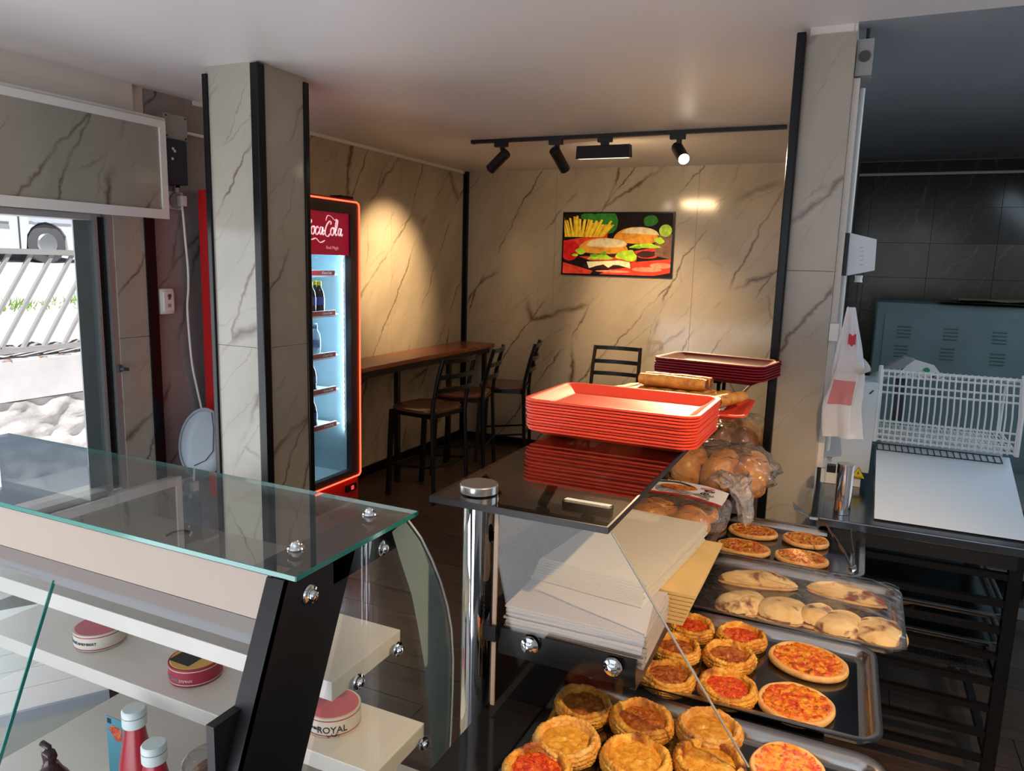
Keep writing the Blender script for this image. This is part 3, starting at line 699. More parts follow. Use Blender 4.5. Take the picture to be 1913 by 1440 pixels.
def stool(loc, rz, label):
    """local: seat centre origin, backrest towards +x"""
    t = thing('bar_stool', label, 'chair', loc, rz, 'black ladder-back bar stools')
    SH = .655
    b = MB()
    def seat(u, v):
        a = 2*PI*u; r = v
        c, s_ = math.cos(a), math.sin(a); n_ = 3.6
        k = 1/((abs(c)**n_+abs(s_)**n_)**(1/n_))
        return Vector((c*k*.205*r, s_*k*.215*r, SH))
    top = []
    prof = [(.0, .0), (.6, .0), (.92, .0), (.99, -.006), (1, -.014), (.99, -.026), (.9, -.03)]
    rings = [b.pts([seat(k/32, max(.001, r))+Vector((0,0,h)) for k in range(32)]) for r, h in prof]
    for A_, B_ in zip(rings, rings[1:]):
        for k in range(32): b.face([A_[k], A_[(k+1)%32], B_[(k+1)%32], B_[k]])
    b.face(rings[0][::-1]); b.face(rings[-1])
    b.build('seat', 'seatwood', t, smooth='auto', local=True)
    MB().box(-.17, .18, -.185, -.16, SH-.06, SH-.03).box(-.17, .18, .16, .185, SH-.06, SH-.03).box(-.185, -.16, -.185, .185, SH-.06, SH-.03).box(.16, .185, -.185, .185, SH-.06, SH-.03).build('seat_frame', 'blackmetal', t, local=True)
    for sy in (-1, 1):
        MB().prism([(-.185+.0, sy*.185-.014, SH-.03), (-.155, sy*.185-.014, SH-.03), (-.185, sy*.19-.014, 0), (-.215, sy*.19-.014, 0)], (0, .028, 0)).build('leg', 'blackmetal', t, local=True)
        MB().tube([(.215, sy*.195, 0), (.19, sy*.19, SH-.05), (.20, sy*.19, SH+.06), (.235, sy*.19, SH+.22), (.275, sy*.185, SH+.36)], .015, 8).build('leg', 'blackmetal', t, smooth='auto', local=True)
    for k, z in enumerate((SH+.345, SH+.235, SH+.14)):
        xx = .185+.025+(z-SH-.06)*.22
        b = MB()
        for i in range(8):
            y0_, y1_ = -.185+.37*i/8, -.185+.37*(i+1)/8
            bow = lambda y: xx+.028*(1-(y/.185)**2)
            b.prism([(bow(y0_), y0_, z-.016), (bow(y0_)+.010, y0_, z-.016), (bow(y0_)+.010, y0_, z+.016), (bow(y0_), y0_, z+.016)], (bow(y1_)-bow(y0_), y1_-y0_, 0), cap=(i in (0, 7)))
        b.build('back_slat', 'blackmetal', t, local=True)
    b = MB()
    R_ = [(-.20, -.19, .22), (-.20, .19, .22), (.21, .19, .26), (.21, -.19, .26)]
    for i in range(4): b.tube([R_[i], R_[(i+1)%4]], .009, 6)
    b.build('foot_rail', 'blackmetal', t, local=True)
    return t
s1 = stool((-2.70, 4.45, 0), -.12, 'black bar stool with brown seat, nearest of those at the wall counter')
dup(s1, (-2.76, 5.10, 0), .25, 'black bar stool at the wall counter, partly hidden behind the nearest one')
dup(s1, (-2.66, 5.63, 0), .30, 'black bar stool at the far end of the wall counter, by the back wall')
dup(s1, (-1.71, 5.52, 0), PI/2+.06, 'black ladder-back bar stool standing alone against the back wall under the burger picture')
q = at('X', XL+.01, 878, 765)
tag(MB().box(XL+.001, XL+.012, q.y-.04, q.y+.04, q.z-.04, q.z+.04, .003).build('wall_socket', 'white'), 'white socket low on the wall under the counter', 'socket')

# ------------------------------------------------------------------ track lights
TY_, TZ = 4.6, H-.022
rl = thing('track_rail', 'long black ceiling track rail carrying the spotlights', 'light track', (-1.47, TY_, H))
MB().box(-2.44, -.45, TY_-.018, TY_+.018, H-.022, H-.001).build('rail', 'blackm', rl)
MB().box(-2.46, -2.44, TY_-.02, TY_+.02, H-.024, H-.001).build('end_cap', 'blackm', rl)
WHOT = mat('lamp_face', (1,.9,.75), .4, emit=(1,.86,.66), es=25)
def spot(x, tgt, label, power, ang=.9, blend=.6, off=(0,0), L=.175):
    t = thing('track_spotlight', label, 'lamp', (x, TY_, H-.022), group='cylindrical track spotlights')
    MB().box(x-.055, x+.035, TY_-.017, TY_+.017, H-.052, H-.023).build('adapter', 'blackm', t)
    MB().tube([(x, TY_, H-.05), (x, TY_, H-.095)], .008, 8).box(x-.014, x+.014, TY_-.01, TY_+.01, H-.075, H-.052).build('stem', 'blackm', t)
    c = Vector((x, TY_, H-.115)); d = (Vector(tgt)-c).normalized()
    a, e = c-d*.045, c+d*(L-.045)
    hd = MB().tube([a, a+d*.004, e], .032, 24, rs=[.031, .035, .035]).build('head', 'blackm', t, smooth='auto')
    MB().tube([e-d*.004, e+d*.0015], .031, 24).build('lens', WHOT, hd)
    lamp('SPOT', 'spot_beam', e+d*.012, tgt, power, WARM, spot_size=ang, spot_blend=blend, shadow_soft_size=.022)
    return t
spot(-2.23, (-3.34, 4.90, 1.55), 'black track spotlight at the left, tilted at the side wall above the counter', 175, .98, .85)
spot(-1.84, (-1.50, 6.10, 1.15), 'black track spotlight second from the left, pointing steeply down at the back wall', 135, 1.0, .95)
t = thing('track_floodlight', 'rectangular black floodlight on the track between two cylindrical spotlights', 'lamp', (-1.52, TY_, H-.022))
MB().box(-1.565, -1.475, TY_-.017, TY_+.017, H-.05, H-.023).box(-1.545, -1.495, TY_-.012, TY_+.012, H-.07, H-.05).build('adapter', 'blackm', t)
MB().prism([(-1.70, TY_-.02, H-.07), (-1.70, TY_+.03, H-.07), (-1.70, TY_+.05, H-.14), (-1.70, TY_-.03, H-.15)], (.345, 0, 0)).build('housing', 'blackm', t)
MB().poly([(-1.69, TY_-.024, H-.1512), (-1.365, TY_-.024, H-.1512), (-1.365, TY_+.044, H-.1432), (-1.69, TY_+.044, H-.1432)]).build('diffuser', mat('flood_face', (1,.9,.75), .4, emit=(1,.80,.55), es=4), t)
lamp('AREA', 'flood_beam', (-1.52, TY_+.02, H-.175), (-1.1, 6.1, 1.0), 7, WARM, shape='RECTANGLE', size=.32, size_y=.06)
spot(-1.055, (.25, 2.35, .8), 'black track spotlight at the right with its bright lens turned towards the food', 330, 1.0, .7)
# a second warm spotlight of the same kind above the serving side, behind the camera
def spot2(x, y, tgt, power, ang):
    t = thing('track_spotlight', 'black cylindrical ceiling spotlight over the serving counter, outside the picture', 'lamp', (x, y, H))
    MB().box(x-.04, x+.04, y-.017, y+.017, H-.04, H-.001).build('adapter', 'blackm', t)
    MB().tube([(x, y, H-.04), (x, y, H-.095)], .008, 8).build('stem', 'blackm', t)
    c = Vector((x, y, H-.115)); d = (Vector(tgt)-c).normalized(); a, e = c-d*.045, c+d*.12
    hd = MB().tube([a, e], .032, 20).build('head', 'blackm', t, smooth='auto')
    MB().tube([e-d*.004, e+d*.0015], .027, 20).build('lens', WHOT, hd)
    lamp('SPOT', 'spot_beam', e+d*.012, tgt, power, WARM, spot_size=ang, spot_blend=.6, shadow_soft_size=.022)
spot2(.75, .55, (-.10, 1.65, .9), 150, 1.08)

# ------------------------------------------------------------------ burger picture
p = thing('burger_picture', 'framed picture of two burgers and fries on the back wall', 'picture', (-1.89, YB, 1.6))
px0, px1, pz0, pz1 = -2.372, -1.402, 1.575, 2.108
MB().box(px0, px1, YB-.022, YB-.001, pz0, pz1).build('frame', 'black', p)
yb = YB-.0225
def lay(k): return yb-.0004*k
def PX(u, v): return (lerp(px0+.012, px1-.012, (u-128)/(1735-128)), lerp(pz1-.01, pz0+.012, (v-150)/(1050-150)))
COLS = dict(bg=(.012,.006,.005), green=(.03,.16,.02), fry=(.86,.52,.03), fry2=(.72,.36,.01), tom=(.55,.012,.01), bun=(.80,.30,.03), bunl=(.85,.60,.28), let=(.42,.62,.03), let2=(.16,.40,.02), meat=(.05,.012,.01), chs=(.95,.85,.42), ham=(.58,.05,.03), lime=(.42,.60,.06), wood=(.20,.10,.06), redc=(.65,.05,.02), pink=(.75,.25,.15))
CM = {k: mat('print_'+k, c, .55, spec=.12, emit=c, es=.30, var=.38, vscale=26) for k, c in COLS.items()}  # print colours also glow faintly, in place of stronger light on the picture
def printed(name, colr, shapes, k):
    b = MB()
    for i, sh in enumerate(shapes):
        y = lay(k+i*.15)
        b.poly([(PX(u, v)[0], y, PX(u, v)[1]) for u, v in [(min(1733, max(130, u)), min(1048, max(152, v))) for u, v in sh]])
    return b.build(name, CM[colr], p)
def ell(cu, cv, a, h, n=24, a0=0, a1=2*PI, wob=0, seed=0):
    return [(cu+a*math.cos(a0+(a1-a0)*k/n)*(1+wob*math.sin(k*5.3+seed)), cv-h*math.sin(a0+(a1-a0)*k/n)*(1+wob*math.sin(k*7.1+seed))) for k in range(n+(0 if a1-a0 > 6.2 else 1))]
printed('print_background', 'bg', [[(128,150),(1735,150),(1735,1050),(128,1050)]], 0)
printed('print_leaves', 'green', [ell(760,260,190,190,20,wob=.1), ell(1420,260,110,80,16,wob=.1), ell(500,200,120,60,12)], 1)
printed('print_table', 'wood', [[(1500,450),(1735,450),(1735,800),(1500,760)]], 2)
printed('print_ketchup', 'redc', [[(128,560),(800,440),(800,520),(360,660),(128,700)], [(1260,850),(1735,800),(1735,1000),(1500,1050),(700,1050),(1000,900)], [(128,880),(600,1000),(560,1050),(128,1050)]], 3)
printed('print_tomato', 'tom', [ell(230,700,150,155)], 5)
printed('print_chips', 'pink', [ell(1600,900,160,40,14), ell(1400,960,220,35,14), ell(900,1000,260,18,14)], 6)
fr_ = []
for i in range(22):
    u0 = 170+i*26+random.uniform(-10,10); lean = (i-8)*13+random.uniform(-30,30); tv = 170+abs(i-6)*6+random.uniform(0,90); w_ = 17
    fr_.append([(u0+lean-w_, tv), (u0+lean+w_, tv+8), (u0+w_, 500), (u0-w_, 500)])
printed('print_fries', 'fry', fr_[::2]+[[(840,310),(865,345),(750,460),(725,440)]], 8)
printed('print_fries_shaded', 'fry2', fr_[1::2], 7.5)
printed('print_slaw', 'ham', [[(380,790),(1250,760),(1240,860),(560,850)], [(1200,700),(1500,640),(1520,690),(1240,740)], ell(1400,770,140,30,14)], 10)
printed('print_patty', 'meat', [ell(1380,740,130,50,18), ell(780,920,330,50,20), [(540,720),(1050,720),(1080,790),(560,790)]], 11)
printed('print_bun', 'bun', [ell(1220,540,330,190,22,0,PI), ell(740,700,375,190,26,0,PI), ell(1240,540,300,50,18), ell(740,700,370,45,18)], 13)
printed('print_bun_top', 'bunl', [ell(1270,470,280,120,22,.05,PI-.3), ell(800,610,300,95,22,0,PI), ell(790,615,300,35,18)], 16)
printed('print_lettuce', 'let', [ell(400,710,70,45,12,wob=.2), ell(700,795,180,45,18,wob=.25), ell(1100,760,150,85,20,wob=.2), ell(1350,620,210,40,18,wob=.3), ell(1560,540,70,40,12,wob=.3), ell(320,770,50,20,10)], 18)
printed('print_lettuce_shade', 'let2', [ell(620,770,60,22,10,wob=.2), ell(760,740,40,30,10,wob=.2), ell(1260,640,60,20,10,wob=.2)], 20)
printed('print_cheese', 'chs', [[(505,865),(800,850),(1000,835),(1150,860),(1165,950),(990,905),(910,905),(840,950),(760,900),(640,930),(545,962)]], 22)
printed('print_lime', 'lime', [ell(1640,400,90,88,20)], 22)

# ------------------------------------------------------------------ left glass display case
LX1, LX0 = -.77, -2.1
case = thing('display_case', 'glass-topped display case with black end post and white shelves, at the lower left', 'display case', (-1.35, 1.0, 0))
tp_ = MB().box(LX0, LX1, .872, 1.235, 1.142, 1.150).build('glass_top', 'glass_top', case)
MB().box(LX0, LX1, .870, .8719, 1.1418, 1.1502).box(LX1+.0001, LX1+.0015, .871, 1.235, 1.1418, 1.1502).box(LX0, LX1, 1.2351, 1.2362, 1.1418, 1.1502).build('glass_edge', 'glass_edge', tp_)
# printed black strip under the end of the top
MB().box(-.878, -.80, .918, 1.20, 1.136, 1.1405).build('mount_plate', 'blackm', case)
MB().box(-.800, -.790, .99, 1.19, 1.085, 1.1405).build('mount_flange', 'black', case)
def bolt(c, ax, r, parent, name='bolt'):
    i = 'XYZ'.index(ax); 
    pr_ = [(r, 0), (r*1.05, r*.12), (r*.95, r*.3), (r*.62, r*.38), (r*.60, r*.6), (r*.45, r*.85), (r*.15, r*.95)]
    b = MB().lathe(pr_, c, 20, ax)
    return b.build(name, 'chrome', parent, smooth='auto')
for q in ((553, 1025), (691, 961)):
    c = at('Z', 1.1505, *q); bolt(c, 'Z', .0145, case)
# end frame: leaning black panel
XE = -.79
poly = [(.867, 1.1405), (1.06, 1.1405), (1.023, 1.063), (.898, .782), (.75, .45), (.581, .45)]
MB().prism([(XE, y, z) for y, z in poly], (-.022, 0, 0)).build('end_post', 'blackm', case)
# flange along the leaning edge
fl = MB().prism([(XE+.0, .8665, 1.1395), (XE+.0, .5805, .45), (XE+.0, .5925, .45), (XE+.0, .8785, 1.1395)], (-.036, 0, 0)).build('post_flange', 'blackm', case)
for q in ((503, 1083), (487, 1147)):
    c = at('X', XE-.034, *q); MB().lathe([(.0065, 0), (.006, -.002), (.003, -.003)], c+Vector((0, .002, 0)), 14, 'Y').build('rivet', 'chrome', case, smooth='auto')
c = at('X', XE, 577, 1110); bolt(c+Vector((.0005, 0, 0)), 'X', .017, case)
c = at('X', XE, 714, 1023); bolt(c+Vector((.0005, 0, 0)), 'X', .015, case)
MT_TRK = mat('track_taupe', (.30,.26,.24), .35, metal=.3)
# beige back panel in the leaning plane
MB().box(XE-.022, XE-.038, .735, .80, .66, .955).build('door_stop', 'blackm', case)
def lean(x, z, off=0): return Vector((x, .8705+(z-1.136)*.415+off, z))
b = MB(); zt, zb = 1.1395, 1.075
# horizontal top cover reaching back from the leaning panel
b.prism([lean(LX0, zt), lean(-.828, zt), lean(-.828, zb), lean(LX0, zb)], (0, .006, 0))
bp = b.build('beige_panel', 'panel_beige', case)
MB().box(LX0, -.879, .8725, .985, 1.128, 1.1385).build('beige_cover', 'panel_beige', case)
q = at('Z', 1.14, 310, 1001); q2 = at('Z', 1.14, 354, 993)
MB().tube([q+Vector((0,0,.0)), lerp(q, q2, .3)+Vector((0,0,.005)), lerp(q, q2, .7)+Vector((0,0,.005)), q2], .0022, 6).build('handle_wire', 'ink', bp)
MB().prism([lean(LX0, zb-.001), lean(-.828, zb-.001), lean(-.828, zb-.022), lean(LX0, zb-.022)], (0, .014, 0)).build('door_track', MT_TRK, case)
MB().prism([lean(LX0, zb-.024, .006), lean(-.828, zb-.024, .006), lean(-.828, zb-.04, .006), lean(LX0, zb-.04, .006)], (0, .008, 0)).build('door_track', 'greybox', case)
# sliding glass door with its green edge
g0, g1 = at('Y', .80, 80, 1045), at('Y', .70, 0, 1290)
xs = at('Y', lean(0, 1.02).y, 82, 1045).x
sd = MB().prism([lean(LX0, 1.04, .004), lean(xs, 1.04, .004), lean(xs, .46, .004), lean(LX0, .46, .004)], (0, .005, 0)).build('sliding_glass', 'glass', case)
MB().prism([lean(xs+.0005, 1.04, .003), lean(xs+.003, 1.04, .003), lean(xs+.003, .46, .003), lean(xs+.0005, .46, .003)], (0, .007, 0)).build('glass_edge', 'glass_edge', sd)
# end glass and curved front glass
curve = [(1.20, 1.141), (1.255, 1.085), (1.30, 1.02), (1.338, .955), (1.37, .885), (1.39, .82), (1.40, .74), (1.40, .66), (1.395, .56), (1.385, .46)]
MB().prism([(-.786, 1.0, 1.135)]+[(-.786, y-.006, z) for y, z in [(1.19, 1.135)]+curve[1:]]+[(-.786, .77, .46), (-.786, 1.02, 1.04)], (.006, 0, 0)).build('end_glass', 'glass', case)
b = MB(); pts_ = [(1.203, 1.141)]+curve[1:]
for (y0_, z0_), (y1_, z1_) in zip(pts_, pts_[1:]):
    b.poly([(LX0, y0_, z0_), (-.775, y0_, z0_), (-.775, y1_, z1_), (LX0, y1_, z1_)])
b.build('curved_glass', 'glass', case, smooth=True)
inner = [(1.155, 1.13), (1.19, 1.05), (1.226, .974), (1.258, .87), (1.282, .778), (1.305, .65), (1.322, .507), (1.325, .46)]
b = MB(); n = len(inner)
oi_ = lambda t_: None
def interp(L, t_):
    f = t_*(len(L)-1); i = min(int(f), len(L)-2); return Vector(L[i]).lerp(Vector(L[i+1]), f-i)
for k in range(24):
    a, c_ = interp(inner, k/24), interp(inner, (k+1)/24); d_, e = interp(pts_, k/24), interp(pts_, (k+1)/24)
    b.poly([(-.7785, a.x, a.y), (-.7785, d_.x-.004, d_.y), (-.7785, e.x-.004, e.y), (-.7785, c_.x, c_.y)])
b.build('frosted_band', 'frost', case)
MB().tube([(-.774, y+.001, z) for y, z in pts_], .0022, 6).build('glass_edge', mat('pale_edge', (.75,.8,.8), .2), case)
# shelves
sh1 = MB().box(LX0+.01, -.792, .985, 1.206, .862, .90, .002).build('shelf', 'shelf_white', case)
sh2 = MB().box(LX0+.01, -.792, 1.115, 1.305, .592, .63, .002).build('shelf', 'shelf_white', case)
for q, pa in (((742, 1212), case), ((668, 1273), case), ((790, 1388), case)):
    c = at('X', -.779, *q); bolt(c, 'X', .0155, case)
for z, Y in ((.882, 1.05), (.882, 1.16)): pass
MB().box(-1.75, -.80, .52, 1.37, .435, .45).build('deck', 'shelf_white', case)
MB().box(-1.745, -.80, .54, 1.36, .0, .434).build('base_cabinet', 'panel_beige', case)
MB().prism([(LX0+.006, .55, .45), (LX0+.006, 1.37, .45), (LX0+.006, 1.37, .60), (LX0+.006, 1.2, 1.13), (LX0+.006, .81, 1.13)], (-.006, 0, 0)).build('end_glass', 'glass', case)
LITE = mat('case_lamp', (1,1,1), .4, emit=(.85,.94,1), es=1.5)
# cheese boxes
def cheese(c, r, h, label, side, top, lid_col, words):
    t = thing('cheese_box', label, 'box', c)
    MB().lathe([(r-.002, 0), (r, .002), (r, h), (r-.003, h)], c, 48).build('box_side', side, t, smooth='auto')
    MB().lathe([(r-.004, h), (r-.005, h+.0012)], c, 48).build('box_top', top, t)
    for z in (.006, h-.006): MB().lathe([(r+.0004, z-.0012), (r+.0006, z), (r+.0004, z+.0012)], c, 48, cap=False).build('stripe', lid_col, t, smooth=True)
    for txt, size, ang, z, m in words:
        me = text_mesh(txt, size); b = MB()
        cv = []
        for v in me.vertices:
            a = ang+v.co.x/r; cv.append(v)
        vs = b.pts([Vector(c)+Vector((math.cos(ang+v.co.x/r)*(r+.0005+v.co.z), math.sin(ang+v.co.x/r)*(r+.0005+v.co.z), z+v.co.y)) for v in me.vertices])
        for p_ in me.polygons: b.face([vs[i] for i in p_.vertices])
        bpy.data.meshes.remove(me); b.build('lettering', m, t)
    return t
CREAM = mat('box_cream', (.72,.66,.58), .5); CR = mat('box_crimson', (.42,.03,.06), .45); PRT = mat('box_pink', (.62,.16,.2), .45); GLD = mat('box_gold', (.75,.45,.12), .4)
# placed on the second shelf
def ctr(px0, py0, r):   # box whose nearest bottom point shows there
    p = at('Z', .632, px0, py0); d = Vector((p.x, p.y, 0)).normalized(); return p+d*r
c1 = ctr(652, 1352, .06); cheese((c1.x, 1.215, .631), .06, .045, 'round cream cheese box marked ROYAL under the upper shelf by the black post', CREAM, PRT, CR, [('ROYAL', .021, -PI/2+.62, .018, 'ink'), ('بافار', .010, -PI/2+.66, .007, 'ink'), ('CAMEMBERT', .0085, -PI/2-.15, .020, 'ink')])
cc2 = at('Z', .632, 360, 1262); t = cheese((cc2.x, 1.215, .631), .062, .045, 'round dark red cheese box with a black and gold top on the lower shelf', CR, GLD, CREAM, [('TARTARE', .012, -PI/2-.25, .018, 'inkgrey'), ('Joyeux', .012, -PI/2+.45, .018, CREAM)])
b = MB().box(cc2.x-.045, cc2.x+.02, 1.175, 1.225, .6771, .6782); b.build('top_label', 'ink', t)
cc3 = at('Z', .632, 190, 1195); cheese((cc3.x, 1.215, .631), .062, .045, 'round cream cheese box with a red patterned top, leftmost on the lower shelf', CREAM, PRT, CR, [('CAMEMBERT', .010, -PI/2+.35, .022, 'ink'), ('PASTEURISÉ', .010, -PI/2-.45, .022, mat('ink_blue', (.05,.2,.35), .5))])
# bottles on the deck
def squeeze(px_, py_, zt_, label):
    p = at('Z', zt_, px_, py_); t = thing('sauce_bottle', label, 'bottle', (p.x, p.y, .451)); H_ = zt_-.451
    MB().lathe([(.030,0),(.042,.01),(.044,.06),(.042,H_*.45),(.036,H_*.62),(.025,H_*.8),(.0215,H_-.035)], (p.x, p.y, .451), 28, sy=.8).build('bottle_body', 'sauce', t, smooth='auto')
    MB().lathe([(.0225,H_-.036),(.0235,H_-.034),(.0235,H_-.004),(.021,H_)], (p.x, p.y, .451), 24).build('cap', 'capwhite', t, smooth='auto')
    MB().lathe([(.0237,H_-.015),(.0237,H_-.013)], (p.x, p.y, .451), 24, cap=False).build('cap_line', 'greybox', t)
    return p
squeeze(250, 1322, .75, 'tall red sauce bottle with a pale flip cap in the display case')
p = squeeze(287, 1388, .72, 'shorter red sauce bottle with a worn pale cap, in front of the tall one')
p = at('Z', .66, 92, 1408)
t = thing('sauce_pot', 'small dark sticky pot with a brown smeared pump at the bottom left corner', 'pot', (p.x, p.y, .451))
BRN = mat('brown_sauce', (.045,.018,.018), .2)
MB().lathe([(.030,0),(.036,.01),(.036,.13),(.028,.15),(.024,.155)], (p.x, p.y, .451), 24).build('pot_body', mat('pot_clear', (.5,.55,.58), .2, alpha=.6), t, smooth='auto')
b = MB().lathe([(.032,.15),(.036,.155),(.030,.165),(.022,.175),(.016,.19),(.011,.195),(.013,.21),(.012,.222),(.003,.228)], (p.x, p.y, .447), 18)
for v in b.bm.verts: v.co += Vector((noise.noise(v.co*60), noise.noise(v.co*70+Vector((5,5,5))), 0))*.006
b.build('smeared_cap', BRN, t, smooth=True)
MB().tube([(p.x, p.y, .66), (p.x, p.y, .675), (p.x-.016, p.y-.004, .682)], .006, 8).build('spout', BRN, t, smooth=True)
# wrapped plate
p = at('Z', .50, 385, 1430)
t = thing('wrapped_dish', 'round clear dish of brown food under film beside the leaning black post', 'dish', (p.x, p.y, .451))
MB().lathe([(.05,0),(.066,.01),(.072,.04),(.074,.055),(.072,.056),(.066,.04),(.0,.012)], (p.x+.01, p.y+.02, .451), 36, cap=False).build('dish_body', 'bag', t, smooth='auto')
b = MB(); b.grid(lambda u, v: Vector((p.x+.01+math.cos(2*PI*u)*.058*v, p.y+.02+math.sin(2*PI*u)*.058*v, .475+.02*(1-v*v)+.006*noise.noise(Vector((math.cos(2*PI*u)*v*4, math.sin(2*PI*u)*v*4, 3))))), 30, 12, True)
b.build('food', 'calzone_fill', t, smooth=True)
MB().lathe([(.073,.056),(.05,.062),(.0,.064)], (p.x+.01, p.y+.02, .451), 36, cap=False).build('cover', 'film', t, smooth=True)
# leaflet
p = at('Y', 1.0, 225, 1330)
q0, q1 = at('Z', .70, 197, 1336), at('Z', .70, 262, 1318)
q0.y = q1.y = 1.02; q0 = at('Y', 1.02, 198, 1336); q1 = at('Y', 1.02, 268, 1330)
t = thing('blue_leaflet', 'blue card with a small pizza picture standing behind the sauce bottles', 'card', (q0.x, 1.02, .451))
MB().box(q0.x, q0.x+.085, 1.02, 1.0215, .451, q0.z).build('card', mat('card_blue', (.08,.32,.42), .5), t)
MB().poly([(q0.x+.006, 1.0195, q0.z-.03), (q0.x+.02, 1.0195, q0.z-.018), (q0.x+.05, 1.0195, q0.z-.022), (q0.x+.05, 1.0195, q0.z-.05), (q0.x+.03, 1.0195, q0.z-.055)]).build('printed_pizza', 'fill_red', t)
MB().box(q0.x+.004, q0.x+.016, 1.0192, 1.0198, q0.z-.016, q0.z-.004).build('printed_mark', 'navy', t)
# ledge with stones and a bag beyond the glass, by the door
# ------------------------------------------------------------------ right display: posts, shelves, glass
rc = thing('glass_shelf_unit', 'smoked glass display shelf on chrome posts above the pastry trays', 'display shelf', (-.5, 2.3, 0))
GX0, GX1, GY0, GY1 = -.722, -.362, 1.203, 3.56
BK = mat('black_ceramic', (.010,.010,.011), .10, spec=.4)
top = MB().box(GX0, GX1, GY0, GY1, 1.192, 1.200).build('top_glass', 'glass_dark', rc)
MB().box(GX0+.001, GX1-.001, GY0+.001, GY0+.10, 1.1905, 1.1918).box(GX1-.10, GX1-.001, GY0+.10, GY1, 1.1905, 1.1918).build('black_border', 'blackm', top)
MB().box(GX1, GX1+.004, GY0, GY1, 1.188, 1.2005).box(GX0, GX1+.004, GY0-.004, GY0, 1.188, 1.2005).build('edge_trim', 'blackm', top)
def post(x, y, z0, z1, r=.030, cap=True, parent=rc):
    po = MB().lathe([(r, z0), (r, z1)], (x, y, 0), 40).build('post', 'chrome', parent, smooth='auto')
    if cap: MB().lathe([(.037, z1+.001), (.0385, z1+.003), (.0385, z1+.017), (.037, z1+.019)], (x, y, 0), 44).build('post_cap', 'brushed', parent, smooth='auto')
PP = at('Z', 1.2, 900, 915)
PXX, PYY = -.648, 1.268
post(PXX, PYY, .78, 1.19, .031, False); MB().lathe([(.031, 0), (.031, .78)], (PXX, PYY, 0), 36).build('lower_post', 'chrome', rc, smooth='auto')
MB().lathe([(.037, 1.201), (.0385, 1.203), (.0385, 1.217), (.037, 1.219)], (PXX, PYY, 0), 44).build('post_cap', 'brushed', rc, smooth='auto')
post(PXX, 3.46, 0, 1.19, .031, False); MB().lathe([(.037, 1.201), (.0385, 1.203), (.0385, 1.217), (.037, 1.219)], (PXX, 3.46, 0), 44).build('post_cap', 'brushed', rc, smooth='auto')
MB().box(GX0+.001, GX0+.07, GY0+.10, GY1, 1.1905, 1.1918).build('dark_border', glassy('dark_border', (.10,.09,.08), .3), top)
# clamps
MB().lathe([(.017, 0), (.018, .004), (.018, .012), (.015, .016)], (PXX+.045, PYY+.0, 1.115), 20, 'Y').box(PXX+.025, PXX+.05, PYY+.0, PYY+.012, 1.105, 1.125).build('clamp', 'black', rc, smooth='auto')
MB().box(PXX-.012, PXX+.012, PYY+.06, PYY+.10, 1.145, 1.175, .004).build('clamp', 'black', rc)
# lower shelf
SX0, SX1, SZ = -.572, -.298, .930
MB().box(SX0, SX1-.004, 1.222, GY1, SZ-.012, SZ).build('lower_shelf', BK, rc)
MB().box(SX1-.012, SX1, 1.222, GY1, SZ-.035, SZ+.004).build('shelf_edge', mat('bluish_black_edge', (.03,.04,.055), .3), rc)
MB().box(SX0, SX1, 1.214, 1.222, SZ-.028, SZ+.026).build('bracket', 'black', rc)
for q in ((990, 1205), (1145, 1245)):
    c = at('Y', 1.206, *q)
    pr_ = [(.0175, 0), (.018, -.002), (.016, -.006), (.010, -.008), (.010, -.013), (.003, -.016)]
    MB().lathe(pr_, c, 20, 'Y').build('bolt', 'chrome', rc, smooth='auto')
sg = MB().prism([(-.575, 1.2095, 1.187), (-.355, 1.2095, 1.187), (-.095, 1.2095, .818), (-.575, 1.2095, .818)], (0, .004, 0)).build('side_glass', glassy('side_glass', (.93,.92,.89), .5), rc)
MB().tube([(-.354, 1.2115, 1.187), (-.094, 1.2115, .818)], .0022, 6).build('glass_edge', mat('edge_grey', (.28,.29,.28), .2), sg)
fg = MB().box(-.583, -.578, 1.215, GY1, .79, 1.188).build('front_glass', glassy('front_glass', (.48,.45,.42), .8), rc)
MB().box(-.5845, -.5765, 1.2105, 1.2145, .79, 1.188).build('glass_edge', mat('edge_brown', (.35,.26,.2), .3), fg)
MB().box(-.60, -.572, 1.20, 1.23, .93, .96).build('clamp', 'black', rc)
# base counter under the trays
ct = thing('black_counter', 'dark counter under the pastry trays', 'counter', (-.3, 2.0, 0))
TZB = .775
MB().box(-.60, .02, .86, 2.57, TZB-.03, TZB).build('counter_top', BK, ct)
MB().box(-.58, -.06, .90, 2.56, .06, TZB-.031).build('counter_body', 'blackm', ct)
MB().box(-.56, -.05, .93, 2.57, 0, .059).build('plinth', 'blackm', ct)

